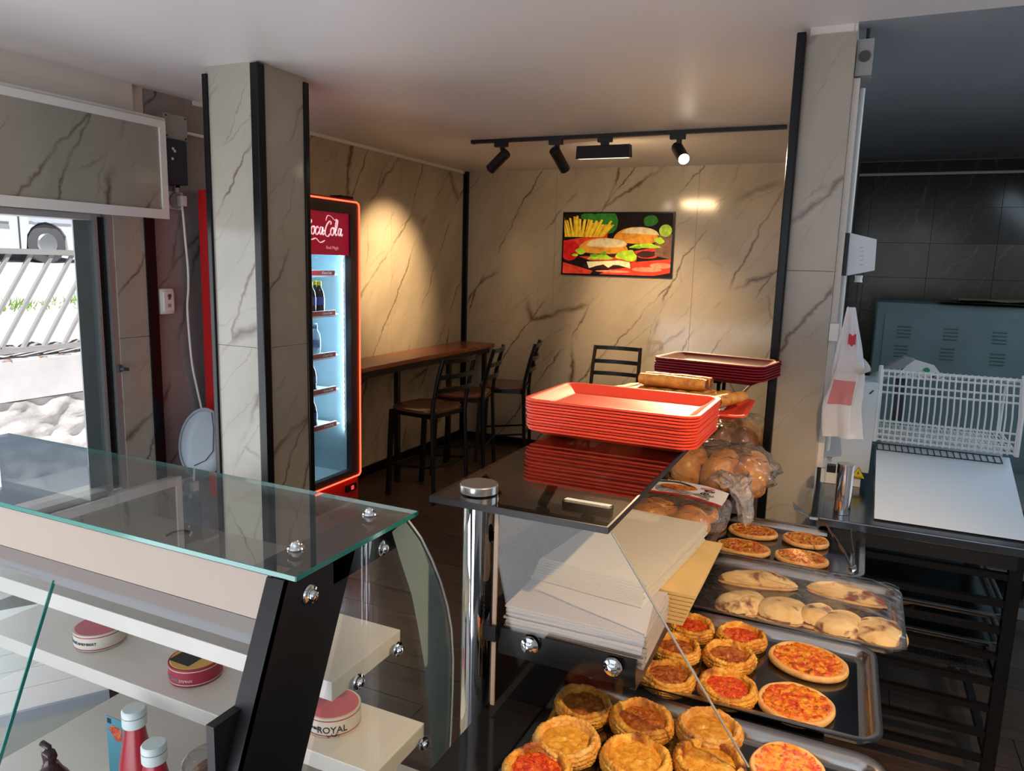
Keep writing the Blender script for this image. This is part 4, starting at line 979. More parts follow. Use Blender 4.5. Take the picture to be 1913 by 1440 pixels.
# ------------------------------------------------------------------ steel trays
def rrect(a, b_, r, n=5):
    out = []
    for cx, cy, s0 in ((a-r, b_-r, 0), (-a+r, b_-r, 1), (-a+r, -b_+r, 2), (a-r, -b_+r, 3)):
        for k in range(n+1):
            an = PI/2*(s0+k/n); out.append((cx+r*math.cos(an), cy+r*math.sin(an)))
    return out
def tray_mesh(w_, d_, h, rim, r, slope, th=.002, lip=.003):
    """rounded rectangular tray, local origin at bottom centre"""
    b = MB(); R_ = []
    prof = [(-slope-.006, 0), (-slope, .002), (-.006, h-.004), (0, h), (rim, h), (rim, h-lip), (0, h-th), (-.004, h-.006), (-slope+.002, -.001+0), (-slope-.006, -.0015)]
    for off, z in prof:
        rr = max(.006, r+off); R_.append(b.pts([(x_, y_, z) for x_, y_ in rrect(w_/2-rim+off, d_/2-rim+off, rr)]))
    for A_, B_ in zip(R_, R_[1:]):
        n_ = len(A_)
        for k in range(n_): b.face([A_[k], A_[(k+1)%n_], B_[(k+1)%n_], B_[k]])
    b.face(R_[0]); b.face(R_[-1][::-1])
    return b
def steel_tray(cx, cy, z, rz, label, w_=.60, d_=.40, tilt=0):
    t = thing('baking_tray', label, 'tray', (cx, cy, z), rz, 'steel baking trays')
    tray_mesh(w_, d_, .022, .014, .035, .012).build('tray_body', 'steel', t, smooth='auto', local=True, angle=50)
    b = MB(); b.poly([(x_, y_, .0012) for x_, y_ in rrect(w_/2-.040, d_/2-.040, .02)])
    b.build('tray_floor', 'steeldark', t, local=True)
    return t
tA = steel_tray(-.178, 1.175, TZB+.002, -.01, 'nearest steel baking tray, with cheese tarts and a pizza, cut by the frame')
tB = steel_tray(-.182, 1.605, TZB+.002, .015, 'steel baking tray with tomato tarts and two oval pizzas')
tC = steel_tray(-.118, 2.010, TZB+.004, -.01, 'steel baking tray of folded flatbreads under cling film')
tD = steel_tray(-.205, 2.43, TZB+.002, -.01, 'farthest steel baking tray on the counter, with pizzas and tongs')

# ------------------------------------------------------------------ food builders
def nz(x, y, z=0): return noise.noise(Vector((x, y, z)))
def tart(p, r, label, fill, pale=False, seed=0, h=.036, ex=1.0, rz=0, tilt=(0,0), group='puff pastry tarts'):
    t = thing('pastry_tart', label, 'pastry', p, rz, group); t.rotation_euler = (tilt[0], tilt[1], rz)
    b = MB(); NU = 128; NV = 30
    def f(u, v):
        a = 2*PI*u; ca, sa = math.cos(a), math.sin(a)
        wob = 1+.05*nz(ca*1.3, sa*1.3, seed)+.03*nz(ca*3, sa*3, seed+4)
        hh = h*(1+.25*nz(ca*1.2, sa*1.2, seed+9))
        if v < .5:       # outside, puffed layers
            s_ = v/.5; z = hh*s_; rr = r*(.90+.10*math.sin(PI*min(1, s_*.95)))+.0016*math.sin(s_*2*PI*4.5)+.0012*nz(a*9, s_*9, seed)
        elif v < .72:    # top rim
            s_ = (v-.5)/.22; z = hh*(1+.10*math.sin(PI*s_)); rr = r*lerp(.93, .77+.07*nz(ca*2, sa*2, seed+2), s_)
        else:
            s_ = (v-.72)/.28; z = hh*(1-.55*s_); rr = r*(lerp(.77, .68, s_)+.07*nz(ca*2, sa*2, seed+2))
        z += .0026*nz(ca*7+s_, sa*7, seed+v*6)*(1 if v > .1 else 0)
        if .08 < v < .7: rr += .0011*math.sin(a*64+9*nz(ca*2, sa*2, seed)); z += .0007*math.sin(a*58+5*nz(ca*3, sa*3, seed))
        return Vector((ca*rr*wob*ex, sa*rr*wob, max(0.0005, z)))
    g = b.grid(f, NU, NV, True); b.face(g[0][::-1])
    b.build('pastry_shell', 'puff_pale' if pale else 'puff', t, smooth=True, local=True)
    b = MB()
    def ff(u, v):
        a = 2*PI*u; ca, sa = math.cos(a), math.sin(a); rr = r*.79*v
        return Vector((ca*rr*ex, sa*rr, h*(.70+.10*(1-v*v))+.0042*nz(ca*v*5, sa*v*5, seed+20)+.003*nz(ca*v*12, sa*v*12, seed+30)-(.006 if v > .95 else 0)))
    b.grid(ff, 40, 12, True); b.build('filling', fill, t, smooth=True, local=True)
    return t
def pizza(p, a_, b__, rz, label, top='topping', pale=True, seed=0, h=.012, tilt=(0,0)):
    t = thing('oval_pizza', label, 'pizza', p, rz, 'small oval pizzas'); t.rotation_euler = (tilt[0], tilt[1], rz)
    def shape(an): 
        c_, s_ = math.cos(an), math.sin(an); k = 1+.035*nz(c_*1.5, s_*1.5, seed)-.05*abs(c_)**6
        return c_*a_*k, s_*b__*k
    b = MB()
    prof = [(.90, 0), (.97, .003), (1.0, .008), (.985, .0135), (.94, .0165), (.88, .0155), (.80, .0125), (.5, .0125), (.05, .0125)]
    def f(u, v):
        i = v*(len(prof)-1); k = min(int(i), len(prof)-2); fr_ = i-k
        rr = lerp(prof[k][0], prof[k+1][0], fr_); z = lerp(prof[k][1], prof[k+1][1], fr_); x_, y_ = shape(2*PI*u)
        z *= h/.012*(1+.2*nz(x_*25, y_*25, seed)); return Vector((x_*rr, y_*rr, max(.0003, z)))
    g = b.grid(f, 56, 25, True); b.face(g[0][::-1]); b.face(g[-1])
    b.build('crust', 'crust_pale' if pale else 'crust', t, smooth=True, local=True)
    b = MB()
    def ff(u, v):
        x_, y_ = shape(2*PI*u); e = 1.035+.11*nz(math.cos(2*PI*u)*4, math.sin(2*PI*u)*4, seed+7)
        z = .0150*h/.012+.0034*nz(x_*v*60, y_*v*60, seed)+.0030*nz(x_*v*150, y_*v*150, seed+3)+.001
        if v > .93: z -= .006
        return Vector((x_*v*.905*e, y_*v*.905*e, z))
    b.grid(ff, 90, 34, True); b.build('topping', top, t, smooth=True, local=True)
    return t
def pix_oval(pts4, z):
    """major-axis end pixels + centre -> centre, half length, angle"""
    a, b_ = at('Z', z, *pts4[0]), at('Z', z, *pts4[1]); c, d_ = at('Z', z, *pts4[2]), at('Z', z, *pts4[3])
    ctr_ = (a+b_)/2; ctr_.z = z
    return ctr_, (b_-a).length/2, (d_-c).length/2, math.atan2((b_-a).y, (b_-a).x)
FZ0 = TZB+.0035
def place(px_, py_, z=FZ0+.018): p = at('Z', z, px_, py_); return Vector((p.x, p.y, FZ0))
# tray B tarts
TB = [((1290, 1172), .055, 'fill_red', 'tomato tart farthest left on the second tray, against the paper bags', 1),
      ((1384, 1190), .056, 'fill_red', 'tomato tart with a bright red filling, in the back row beside the oval pizza', 2),
      ((1262, 1212), .054, 'fill_brown', 'tart with a torn dark red filling, half behind the slanted glass edge', 3),
      ((1362, 1226), .057, 'fill_brown', 'tart with a brown meat and pepper filling in the middle of the second tray', 4),
      ((1248, 1264), .058, 'fill_brown', 'wide tart with a dull brown filling at the near left of the second tray', 5),
      ((1359, 1286), .059, 'fill_red', 'large tart with shiny tomato filling touching the nearest oval pizza of its tray', 6)]
for i, (q, r, fl_, lb, sd_) in enumerate(TB):
    p = place(*q); tart(p, r*1.03, lb, fl_, h=.029, seed=sd_*3.1, rz=sd_, group='tomato puff tarts on the second tray')
TAo = [((1090, 1318), .057, 'fill_brown', 'browned tart with a dark scorched rim, farthest on the nearest tray', 11, False),
       ((1199, 1348), .060, 'fill_brown', 'flat round tart with orange cheese, second in the back row of the nearest tray', 12, False),
       ((1058, 1386), .062, 'fill_yellow', 'cheese tart with pale puffed sides leaning on the scorched tart', 13, True),
       ((1186, 1420), .063, 'fill_yellow', 'cheese tart with a dark burnt edge on the right, cut by the bottom frame', 14, False),
       ((1324, 1365), .060, 'fill_yellow', 'pale cheese tart directly behind the slanted glass edge', 15, True),
       ((1325, 1428), .062, 'fill_yellow', 'cheese tart at the bottom frame under the slanted glass edge', 16, False),
       ((1003, 1440), .060, 'fill_red', 'tart with an orange filling at the left bottom of the nearest tray', 17, False)]
for q, r, fl_, lb, sd_, pale in TAo:
    p = place(*q); tart(p, r, lb, fl_, pale, sd_*2.3, h=.031, rz=sd_, group='cheese puff tarts on the nearest tray')
# pizzas: ends of the long axis, ends of the short axis
PZ = [([(1436,1207),(1588,1262),(1480,1268),(1535,1194)], 'topping', 'oval pizza with melted cheese at the back of the second tray', 1),
      ([(1418,1283),(1560,1345),(1450,1352),(1520,1272)], 'topping', 'oval pizza with red tomato rim at the near side of the second tray', 2),
      ([(1400,1408),(1545,1462),(1420,1460),(1500,1396)], 'topping', 'oval pizza at the bottom frame on the nearest tray', 3)]
for q, tpg, lb, sd_ in PZ:
    c, a_, b__, an = pix_oval(q, FZ0+.012); c.z = FZ0
    pizza(c, min(a_, .115), min(max(b__, .05), .075), an, lb, tpg, True, sd_*5.1)
PD = [([(1358,985),(1457,998),(1395,1003),(1420,970)], 'pizza at the back of the farthest tray', 4),
      ([(1459,1000),(1553,1016),(1490,1024),(1515,988)], 'pizza on the farthest tray touched by the tongs', 5),
      ([(1337,1012),(1442,1032),(1375,1036),(1405,1002)], 'pizza at the near left of the farthest tray', 6),
      ([(1444,1032),(1552,1050),(1480,1055),(1520,1023)], 'pizza at the near right of the farthest tray', 7),
      ([(1318,975),(1358,982),(1325,987),(1350,964)], 'pizza cut by the shelf edge at the far left of the farthest tray', 8),
      ([(1290,1012),(1342,1018),(1310,1024),(1330,998)], 'half hidden pizza next to the paper bags on the farthest tray', 9)]
for q, lb, sd_ in PD:
    c, a_, b__, an = pix_oval(q, FZ0+.012); c.z = FZ0
    pizza(c, min(a_, .10), min(max(b__, .045), .062), an, lb, 'topping_mix', sd_ != 6, sd_*4.1)
# folded flatbreads
def calzone(p, L, W, rz, label, seed, h=.036, roll=False):
    t = thing('folded_flatbread', label, 'bread', p, rz, 'folded flatbreads under cling film')
    b = MB()
    def f(u, v):
        # u around the rim, v from rim to crown
        a = 2*PI*u; c_, s_ = math.cos(a), math.sin(a)
        x_ = c_*L*(1+.04*nz(c_*2, s_*2, seed)); y_ = (s_*W if s_ > 0 else s_*W*.55)*(1+.06*nz(c_*2, s_*2, seed+3))
        rr = 1-v; hh = h*(1-rr**2.6)**.75*(1+.18*nz(x_*rr*22, y_*rr*22, seed))
        return Vector((x_*rr, y_*rr, .007+hh+.002*nz(x_*rr*60, y_*rr*60, seed)))
    g = b.grid(f, 44, 14, True)
    b.build('bread_top', 'calzone', t, smooth=True, local=True)
    b = MB()
    g = b.grid(lambda u, v: Vector((math.cos(2*PI*u)*L*lerp(1.03, .9, v), (math.sin(2*PI*u)*W if math.sin(2*PI*u) > 0 else math.sin(2*PI*u)*W*.62)*lerp(1.03, .9, v), [0,.001,.005,.006][int(v*3.01)])), 40, 4, True)
    b.face(g[0][::-1]); b.face(g[-1]); b.build('bread_base', 'crust_pale', t, smooth=True, local=True)
    if not roll:
        b = MB(); b.grid(lambda u, v: Vector((lerp(-L*.75, L*.75, u), -W*.57*math.sqrt(max(0, 1-(lerp(-.75, .75, u))**2))*lerp(.75, 1.02, v)+.003*nz(u*9, v*3, seed), .0065+.004*math.sin(PI*v)+.0015*nz(u*22, v*9, seed))), 24, 6)
        b.build('filling', 'calzone_fill', t, smooth=True, local=True)
    return t
CZ = [((1380, 1122), .060, .098, -.45, 'folded flatbread with dark char dots, leftmost in the near row under film', 1),
      ((1455, 1136), .068, .098, -.40, 'folded flatbread showing minced filling, second from the left under film', 2),
      ((1522, 1146), .042, .085, -.30, 'narrow pale folded flatbread between two browned ones under film', 3),
      ((1566, 1163), .058, .100, -.35, 'folded flatbread with one big brown blister, third browned one in the near row', 4),
      ((1640, 1178), .064, .100, -.30, 'rightmost folded flatbread, strongly browned, at the tray corner', 5)]
for q, L, W, rz, lb, sd_ in CZ:
    p = at('Z', FZ0+.02, *q); p.z = FZ0+.001; calzone(p, L, W, rz, lb, sd_*3.3, .027)
for (q0_, q1_), lb, sd_ in ((((1342, 1072), (1492, 1088)), 'long folded flatbread at the back left under film, browned at its right end', 7), (((1508, 1088), (1658, 1122)), 'long folded flatbread at the back right under film with brown patches', 8)):
    a_, b_ = at('Z', FZ0+.02, *q0_), at('Z', FZ0+.02, *q1_); c = (a_+b_)/2; c.z = FZ0+.001
    calzone(c, (b_-a_).length/2, .05, math.atan2((b_-a_).y, (b_-a_).x), lb, sd_*2.7, .030, True)
# cling film over tray C
b = MB()
def film(u, v):
    x_ = -.118+lerp(-.296, .296, u); y_ = 2.010+lerp(-.196, .196, v)
    e = min(u, 1-u, v, 1-v); up_ = min(1, e/.14)
    z = TZB+.028+.026*up_**.8+.0035*nz(x_*9+y_*30, y_*6, 2)+.002*nz(x_*50, y_*90, 6)+.0025*abs(math.sin(x_*14+y_*60))*(1-up_*.6)
    return Vector((x_, y_, z))
b.grid(film, 90, 70); tag(b.build('cling_film', 'film', smooth=True), 'shiny wrinkled cling film stretched over the tray of folded flatbreads', 'film')
# tongs
t = thing('tongs', 'open steel tongs resting upright in the corner of the farthest tray', 'tongs', at('Z', FZ0+.02, 1590, 1058))
j = at('Z', FZ0+.03, 1592, 1064); e1 = at('Y', j.y+.10, 1543, 978); e2 = at('Y', j.y+.11, 1590, 990)
for e in (e1, e2):
    m1 = lerp(j, e, .35)+Vector((.004, 0, .004))
    MB().beam(j, m1, .014, .004, (1,0,0)).beam(m1, lerp(j, e, .75), .018, .003, (1,0,0)).beam(lerp(j, e, .75), e, .010, .003, (1,0,0)).build('arm', 'steeldark', t)
MB().beam(j+Vector((-.005,-.004,0)), j+Vector((.006,.012,.006)), .012, .014).build('spring_end', 'chrome', t)
a_, b_ = at('Z', .835, 1512, 968), at('Z', .835, 1592, 978)
t = thing('steel_spatula', 'steel spatula laid across the far rim of the farthest tray', 'spatula', a_)
MB().tube([a_, b_], .0055, 10).build('handle', 'chrome', t, smooth='auto')
MB().prism([a_, a_+Vector((-.05,.012,.02)), a_+Vector((-.06,.05,.035)), a_+Vector((-.005,.02,.004))], (0,0,-.002)).build('blade', 'steel', t)

ORD = ['topmost','second','third','fourth','fifth','sixth','seventh','eighth','ninth','tenth','eleventh','twelfth','thirteenth','fourteenth','fifteenth']
# ------------------------------------------------------------------ red trays
def red_tray(name, m, loc, rz, label, group, w_=.455, d_=.335):
    t = thing(name, label, 'tray', loc, rz, group)
    tray_mesh(w_, d_, .022, .010, .030, .034, .003, .0055).build('tray_body', m, t, smooth='auto', local=True, angle=40)
    return t
zz = 1.2015
Npile = 11
base = None
for i in range(Npile):
    jx, jy = random.uniform(-.002, .002), random.uniform(-.002, .002)
    loc = (-.548+jx+.012*i/Npile, 1.930+jy-.004*i, zz+i*.0086); rz = random.uniform(-.006, .006)-.02
    lb = ('bright red serving tray on top of the near stack, wet with drops' if i == Npile-1 else
          'lowest red serving tray of the near stack, resting on the glass' if i == 0 else
          'bright red serving tray, %s from the top of the near stack' % ORD[Npile-1-i])
    if base is None: base = red_tray('serving_tray', 'red', loc, rz, lb, 'bright red serving trays in the near stack')
    else: dup(base, loc, rz, lb)
base = None
for i in range(6):
    loc = (-.428+random.uniform(-.002, .002), 2.668, 1.274+i*.0092); rz = random.uniform(-.008, .008)-.17
    lb = ('dark red serving tray on top of the far stack' if i == 5 else 'lowest dark red serving tray of the far stack' if i == 0 else 'dark red serving tray, %s from the top of the far stack' % ORD[5-i])
    if base is None: base = red_tray('serving_tray', 'darkred', loc, rz, lb, 'dark red serving trays in the far stack', .39, .26)
    else: dup(base, loc, rz, lb)
RS = thing('black_riser', 'low black riser under the far stack of dark red trays', 'stand', (-.48, 2.68, 1.2015))
MB().box(-.56, -.40, 2.61, 2.75, 1.262, 1.272).build('top_plate', 'black', RS)
for x_ in (-.55, -.41):
    for y_ in (2.62, 2.74): MB().box(x_-.006, x_+.006, y_-.006, y_+.006, 1.2005, 1.262).build('leg', 'black', RS)
# spring-roll tray
rt = red_tray('serving_tray', 'red', (-.50, 2.41, 1.2015), .03, 'single red serving tray piled with fried rolls', '')
if 'group' in rt: del rt['group']
RZ0 = 1.208
b = MB(); b.grid(lambda u, v: Vector((-.50+lerp(-.18, .16, u), 2.41+lerp(-.12, .12, v), RZ0+.014+.004*nz(u*5, v*5, 1)+.006*(abs(u-.5)*2)**3)), 16, 12)
tag(b.build('lining_paper', 'paper', smooth=True), 'white paper under the fried rolls on the red tray', 'paper')
def froll(a_, b_, r, label, seed, grp='fried rolls heaped on the red tray'):
    a_, b_ = Vector(a_), Vector(b_); c = (a_+b_)/2; d_ = b_-a_
    t = thing('fried_roll', label, 'fried roll', c, math.atan2(d_.y, d_.x), grp); L = d_.length/2
    b = MB()
    def f(u, v):
        x_ = lerp(-L, L, v); an = 2*PI*u; rr = r*(1+.06*nz(x_*30, math.cos(an)*2, seed)+.05*math.cos(an*2+1))*(1-.12*abs(v*2-1)**4)
        return Vector((x_, math.cos(an)*rr, math.sin(an)*rr*.86+.002*nz(x_*20, 0, seed)))
    g = b.grid(f, 18, 16, True); 
    b.build('pastry_wrap', 'roll', t, smooth=True, local=True)
    for e, s_ in ((-L, -1), (L, 1)):
        b = MB(); b.grid(lambda u, v: Vector((e-s_*.006*v+s_*.001*nz(u*9, 1, seed), math.cos(2*PI*u)*r*.86*(1-v*.95), math.sin(2*PI*u)*r*.76*(1-v*.95))), 14, 3, True)
        b.build('open_end', 'calzone_fill', t, smooth=True, local=True)
    t.rotation_euler = (0, -math.asin(d_.z/d_.length), math.atan2(d_.y, d_.x))
    return t
zr = RZ0+.040
def rp(px_, py_, z): return at('Z', z, px_, py_)
LOW = [((1172,728),(1215,712)), ((1190,735),(1232,715)), ((1212,738),(1250,720)), ((1236,742),(1272,725)), ((1262,745),(1296,728)), ((1288,748),(1322,730)), ((1312,752),(1345,732)), ((1340,755),(1368,728))]
for i, (q0_, q1_) in enumerate(LOW):
    a_, b_ = rp(*q0_, zr), rp(*q1_, zr); d_ = (b_-a_).normalized(); c = (a_+b_)/2
    yc_ = max(2.40, min(c.y, 2.60)); c = Vector((-.668+i*.047, 2.385+.006*(i%2), zr-.0005))
    dd = Vector((.35, .93, 0)).normalized()*.082
    froll(c-dd, c+dd, .0235, ['leftmost fried roll of the lower layer', 'second fried roll from the left in the lower layer', 'third fried roll from the left in the lower layer', 'fourth fried roll from the left in the lower layer', 'fifth fried roll from the left in the lower layer', 'sixth fried roll from the left, pale ended, in the lower layer', 'seventh fried roll from the left in the lower layer', 'rightmost fried roll of the lower layer, by the tray rim'][i], i*2.)
froll((-.625, 2.375, zr+.043), (-.405, 2.355, zr+.043), .0245, 'front fried roll of the pair lying across the top of the heap', 31.)
froll((-.620, 2.427, zr+.043), (-.400, 2.410, zr+.043), .0235, 'back fried roll of the pair lying across the top of the heap', 37.)

# ------------------------------------------------------------------ papers and napkins on the lower shelf
SHZ_ = SZ+.001
def sheet(x0, x1, y0, y1, z, th, rz, m, seed, curl=0):
    b = MB(); cx, cy = (x0+x1)/2, (y0+y1)/2; w_, d_ = (x1-x0)/2, (y1-y0)/2; NU, NV = 12, 10
    def f(u, v, k):
        x_, y_ = lerp(-w_, w_, u), lerp(-d_, d_, v)
        zz_ = z+k*th+.0010*nz(x_*12, y_*12, seed)*1+curl*max(0, u-.72)**2*1.0
        X_, Y_ = cx+x_*math.cos(rz)-y_*math.sin(rz), cy+x_*math.sin(rz)+y_*math.cos(rz)
        return Vector((X_, Y_, z+k*th+.0025*nz(X_*9, Y_*9, 3)+curl*max(0, u-.72)**2))
    g0_ = b.grid(lambda u, v: f(u, v, 0), NU, NV); g1_ = b.grid(lambda u, v: f(u, v, 1), NU, NV)
    for i in range(NU-1):
        for A_, B_ in ((g0_[0], g1_[0]), (g0_[-1], g1_[-1])): b.face([A_[i], A_[i+1], B_[i+1], B_[i]])
    for j in range(NV-1):
        for i in (0, NU-1): b.face([g0_[j][i], g0_[j+1][i], g1_[j+1][i], g1_[j][i]])
    return b
z = SHZ_+.001
for i in range(14):
    th = .0048; j = random.uniform(-.004, .004)
    o = sheet(-.568+j+(.004*i/14), -.292+j, 1.226+random.uniform(0,.006), 1.43, z, th*.9, .015+random.uniform(-.012,.012), 'paper', 4).build('paper_bag', 'paper', smooth='auto')
    tag(o, 'white paper bag on top of the near pile on the lower shelf' if i == 13 else 'flat white paper bag, %s from the top of the near pile' % ORD[13-i], 'paper bag', 'white paper bags in the near pile')
    z += th
zt_near = z
z = SHZ_+.001
for i in range(8):
    th = .0084
    o = sheet(-.566+.003*i, -.262+.003*i, 1.438+.001*i, 1.80-.004*i, z, th*.8, .0, 'kraft', 9).build('kraft_bag', 'kraft', smooth='auto')
    tag(o, 'uppermost brown kraft bag, right under the cream napkins' if i == 7 else 'brown kraft paper bag, %s from the top of the pile under the napkins' % ORD[7-i], 'paper bag', 'brown kraft bags under the napkins')
    z += th
z = max(z, zt_near)+.001
for i in range(9):
    th = .0048
    o = sheet(-.548+.002*i, -.300+random.uniform(-.004,.004), 1.345+.002*i, 1.775, z, th*.9, -.10+random.uniform(-.012,.012), 'napkin', 13).build('napkin', 'napkin', smooth='auto')
    tag(o, 'cream napkin sheet spread on top of the napkin pile' if i == 8 else 'cream napkin sheet, %s from the top of the pile on the kraft bags' % ORD[8-i], 'napkin', 'cream napkins')
    z += th

# ------------------------------------------------------------------ bread bags on the lower shelf
def bun(p, r, h, label, m='bun', grp='hamburger buns in the printed bag', seed=0, name='burger_bun', cat='bun'):
    t = thing(name, label, cat, p, 0, grp); b = MB()
    prof = [(.80, 0), (.96, .10), (1, .25), (.97, .48), (.84, .72), (.6, .9), (.3, .985), (.01, 1)]
    def f(u, v):
        i = v*(len(prof)-1); k = min(int(i), len(prof)-2); q = i-k; rr = lerp(prof[k][0], prof[k+1][0], q)*r; z_ = lerp(prof[k][1], prof[k+1][1], q)*h
        a = 2*PI*u; w_ = 1+.04*nz(math.cos(a)*1.5, math.sin(a)*1.5, seed); return Vector((math.cos(a)*rr*w_, math.sin(a)*rr*w_, z_))
    g = b.grid(f, 28, 15, True); b.face(g[0][::-1]); b.build('crumb', m, t, smooth=True, local=True); return t
def bagmesh(c, a, b__, h, rz, seed, tail=None, NU=60, NV=26, wr=.10):
    b = MB(); cr, sr = math.cos(rz), math.sin(rz)
    def f(u, v):
        an = 2*PI*u; ph = lerp(-PI/2, PI/2, v); n_ = .62
        c1_ = math.copysign(abs(math.cos(ph))**n_, 1); x_ = math.copysign(abs(math.cos(an))**n_, math.cos(an))*c1_; y_ = math.copysign(abs(math.sin(an))**n_, math.sin(an))*c1_
        z_ = math.copysign(abs(math.sin(ph))**.8, math.sin(ph))
        k = 1+wr*nz(x_*2.5, y_*2.5+z_*3, seed)+wr*.5*nz(x_*7, y_*7, seed+z_*5)
        x_, y_, z_ = x_*a*k, y_*b__*k, (z_*.5+.5)*h*(1+wr*.6*nz(x_*3, y_*3, seed+8))
        if tail:
            tx = max(0, (x_/a-.55)); y_ *= 1-.75*min(1, tx/.5); z_ *= 1-.35*min(1, tx/.5); x_ += tx*tail
        return Vector((c[0]+x_*cr-y_*sr, c[1]+x_*sr+y_*cr, c[2]+max(0.0, z_)))
    b.grid(f, NU, NV, True); return b
# printed bag of burger buns
by = 1.96
for i, (x_, y_, lb) in enumerate(((-.475, 1.985, 'dark golden bun at the left end of the printed bag'), (-.360, 1.985, 'big golden bun at the front right of the printed bag'), (-.475, 2.10, 'bun at the back left of the printed bag'), (-.360, 2.10, 'bun at the back right of the printed bag'))):
    bun((x_, y_, SHZ_+.004), .056, .062, lb, seed=i*3.)
pb = bagmesh((-.415, 2.06, SHZ_), .150, .150, .085, .02, 3.3, None, wr=.06).build('bun_bag', 'bag', smooth=True)
pb = tag(pb, 'clear bag of burger buns with white printed label and red stripe', 'bag')
# printed label: quads hugging the bag top
def hug(x_, y_): 
    return SHZ_+.0835+.004*nz(x_*20, y_*20, 2)
def patch(name, x0, x1, y0, y1, m, dz, parent, fx=lambda u: 0, n=12, loc=True):
    b = MB(); b.grid(lambda u, v: Vector((lerp(x0, x1, u), lerp(y0+fx(u), y1+fx(u), v), hug(lerp(x0,x1,u), lerp(y0,y1,v))+dz-.02*max(0, (lerp(x0,x1,u)+.33)/.05)**2*.3)), n, 5)
    return b.build(name, m, parent, smooth=True)
bow_ = lambda u: -.012+.03*math.sin(PI*u*.9)-.03*u
lab = patch('printed_label', -.53, -.285, 2.055, 2.185, mat('label_print_white', (.82,.78,.76), .4), 0, pb, bow_)
patch('red_stripe', -.53, -.285, 2.040, 2.058, mat('stripe_red', (.55,.02,.02), .35), .0006, lab, bow_)
patch('black_band', -.50, -.38, 2.165, 2.180, 'ink', .0008, lab, bow_, 6)
b = MB(); b.grid(lambda u, v: Vector((-.425+.055*v*math.cos(2*PI*u), 2.125+.024*v*math.sin(2*PI*u), hug(-.43,2.10)+.003)), 20, 3, True); b.build('printed_burger', 'topping', lab)
b = MB(); b.grid(lambda u, v: Vector((-.345+.021*v*math.cos(2*PI*u), 2.145+.010*v*math.sin(2*PI*u), hug(-.34,2.10)+.003)), 20, 3, True); b.build('pink_badge', mat('badge_pink', (.7,.2,.25), .4), lab)
b = MB(); b.grid(lambda u, v: Vector((-.345+.013*lerp(.6,1,v)*math.cos(2*PI*u), 2.096+.011*lerp(.6,1,v)*math.sin(2*PI*u), hug(-.34,2.10)+.003)), 20, 3, True); b.build('round_mark', 'ink', lab)
for txt, sz, xx_, yy_ in (('EXTRA', .010, -.335, 2.122), ('TENDRES', .007, -.335, 2.114), ('6', .016, -.345, 2.096), ('180 G', .007, -.325, 2.078)):
    text_part(txt, sz, (xx_, yy_, hug(-.34, 2.10)+.004), (1,-.12,0), (.12,1,0), 'ink', lab)
text_part('BURGER PAIN', .010, (-.44, 2.180, hug(-.44,2.03)+.0025), (1,.05,0), (0,1,0), CREAM, lab)
text_part('maxi', .008, (-.345, 2.145, hug(-.34,2.10)+.0036), (1,0,0), (0,1,0), CREAM, lab)
# second bag, long pale rolls, crumpled end hanging over
for i, (x_, y_) in enumerate(((-.47, 2.43), (-.36, 2.42), (-.265, 2.42), (-.47, 2.55), (-.36, 2.54), (-.265, 2.54))):
    bun((x_, y_, SHZ_+.008), .056, .115, ['bread roll at the near left of the crumpled clear bag', 'bread roll in the near middle of the crumpled clear bag', 'bread roll at the near right of the crumpled clear bag', 'bread roll at the far left of the crumpled clear bag', 'bread roll in the far middle of the crumpled clear bag', 'bread roll at the far right of the crumpled clear bag'][i], 'bun', 'pale bread rolls in the crumpled bag', i*2.2, 'bread_roll', 'bread')
tag(bagmesh((-.365, 2.475, SHZ_), .175, .15, .15, .05, 6.1, .0, wr=.16).build('bread_bag', 'bag', smooth=True), 'crumpled clear plastic bag of pale rolls behind the printed bun bag', 'bag')
# crumpled tail of the bag draped over the shelf edge
b = MB()
t0 = at('X', -.27, 1372, 925)
def tail_(u, v):
    a = 2*PI*u; L = v; p_ = Vector((-.31+.07*L, 2.30-.06*L, SHZ_+.085-.10*L**1.6+.03*math.sin(PI*L)))
    w_ = .085*(1-.55*L)*(1+.3*nz(a*1.5, L*4, 3)); k = 1+.35*nz(math.cos(a)*3, L*6, 7)
    return p_+Vector((math.cos(a)*w_*.55*k, math.sin(a)*w_*k, math.cos(a*2)*.012+.01*nz(a*3, L*8, 1)))
g = b.grid(tail_, 40, 22, True)
tag(b.build('bag_end', glassy('bag_milky', (.94,.92,.92), 1.5, .2, .20, (.92,.86,.84), bump=1.0, bscale=22), smooth=True), 'twisted whitish end of the crumpled bread bag hanging over the shelf edge', 'bag')
# third bag: dark rolls
for i, (x_, y_, k) in enumerate(((-.43, 2.86, 0), (-.335, 2.84, 0), (-.335, 2.96, 0), (-.43, 3.0, 0), (-.43, 3.12, 0))):
    bun((x_, y_, SHZ_+.012), .056, .13, ['dark roll at the near left of the far bag', 'dark roll in the middle of the far bag', 'roll second from the pillar side in the far bag', 'dark roll at the far left of the far bag', 'dark roll at the far right of the far bag'][i], 'bun' if i == 2 else 'bundark', 'dark rolls in the far bag', i*1.7, 'bread_roll', 'bread')
tag(bagmesh((-.395, 2.97, SHZ_), .112, .19, .165, -.0, 9.4, None, wr=.12).build('bread_bag', 'bag', smooth=True), 'farthest clear plastic bag, holding dark rolls, against the pillar', 'bag')

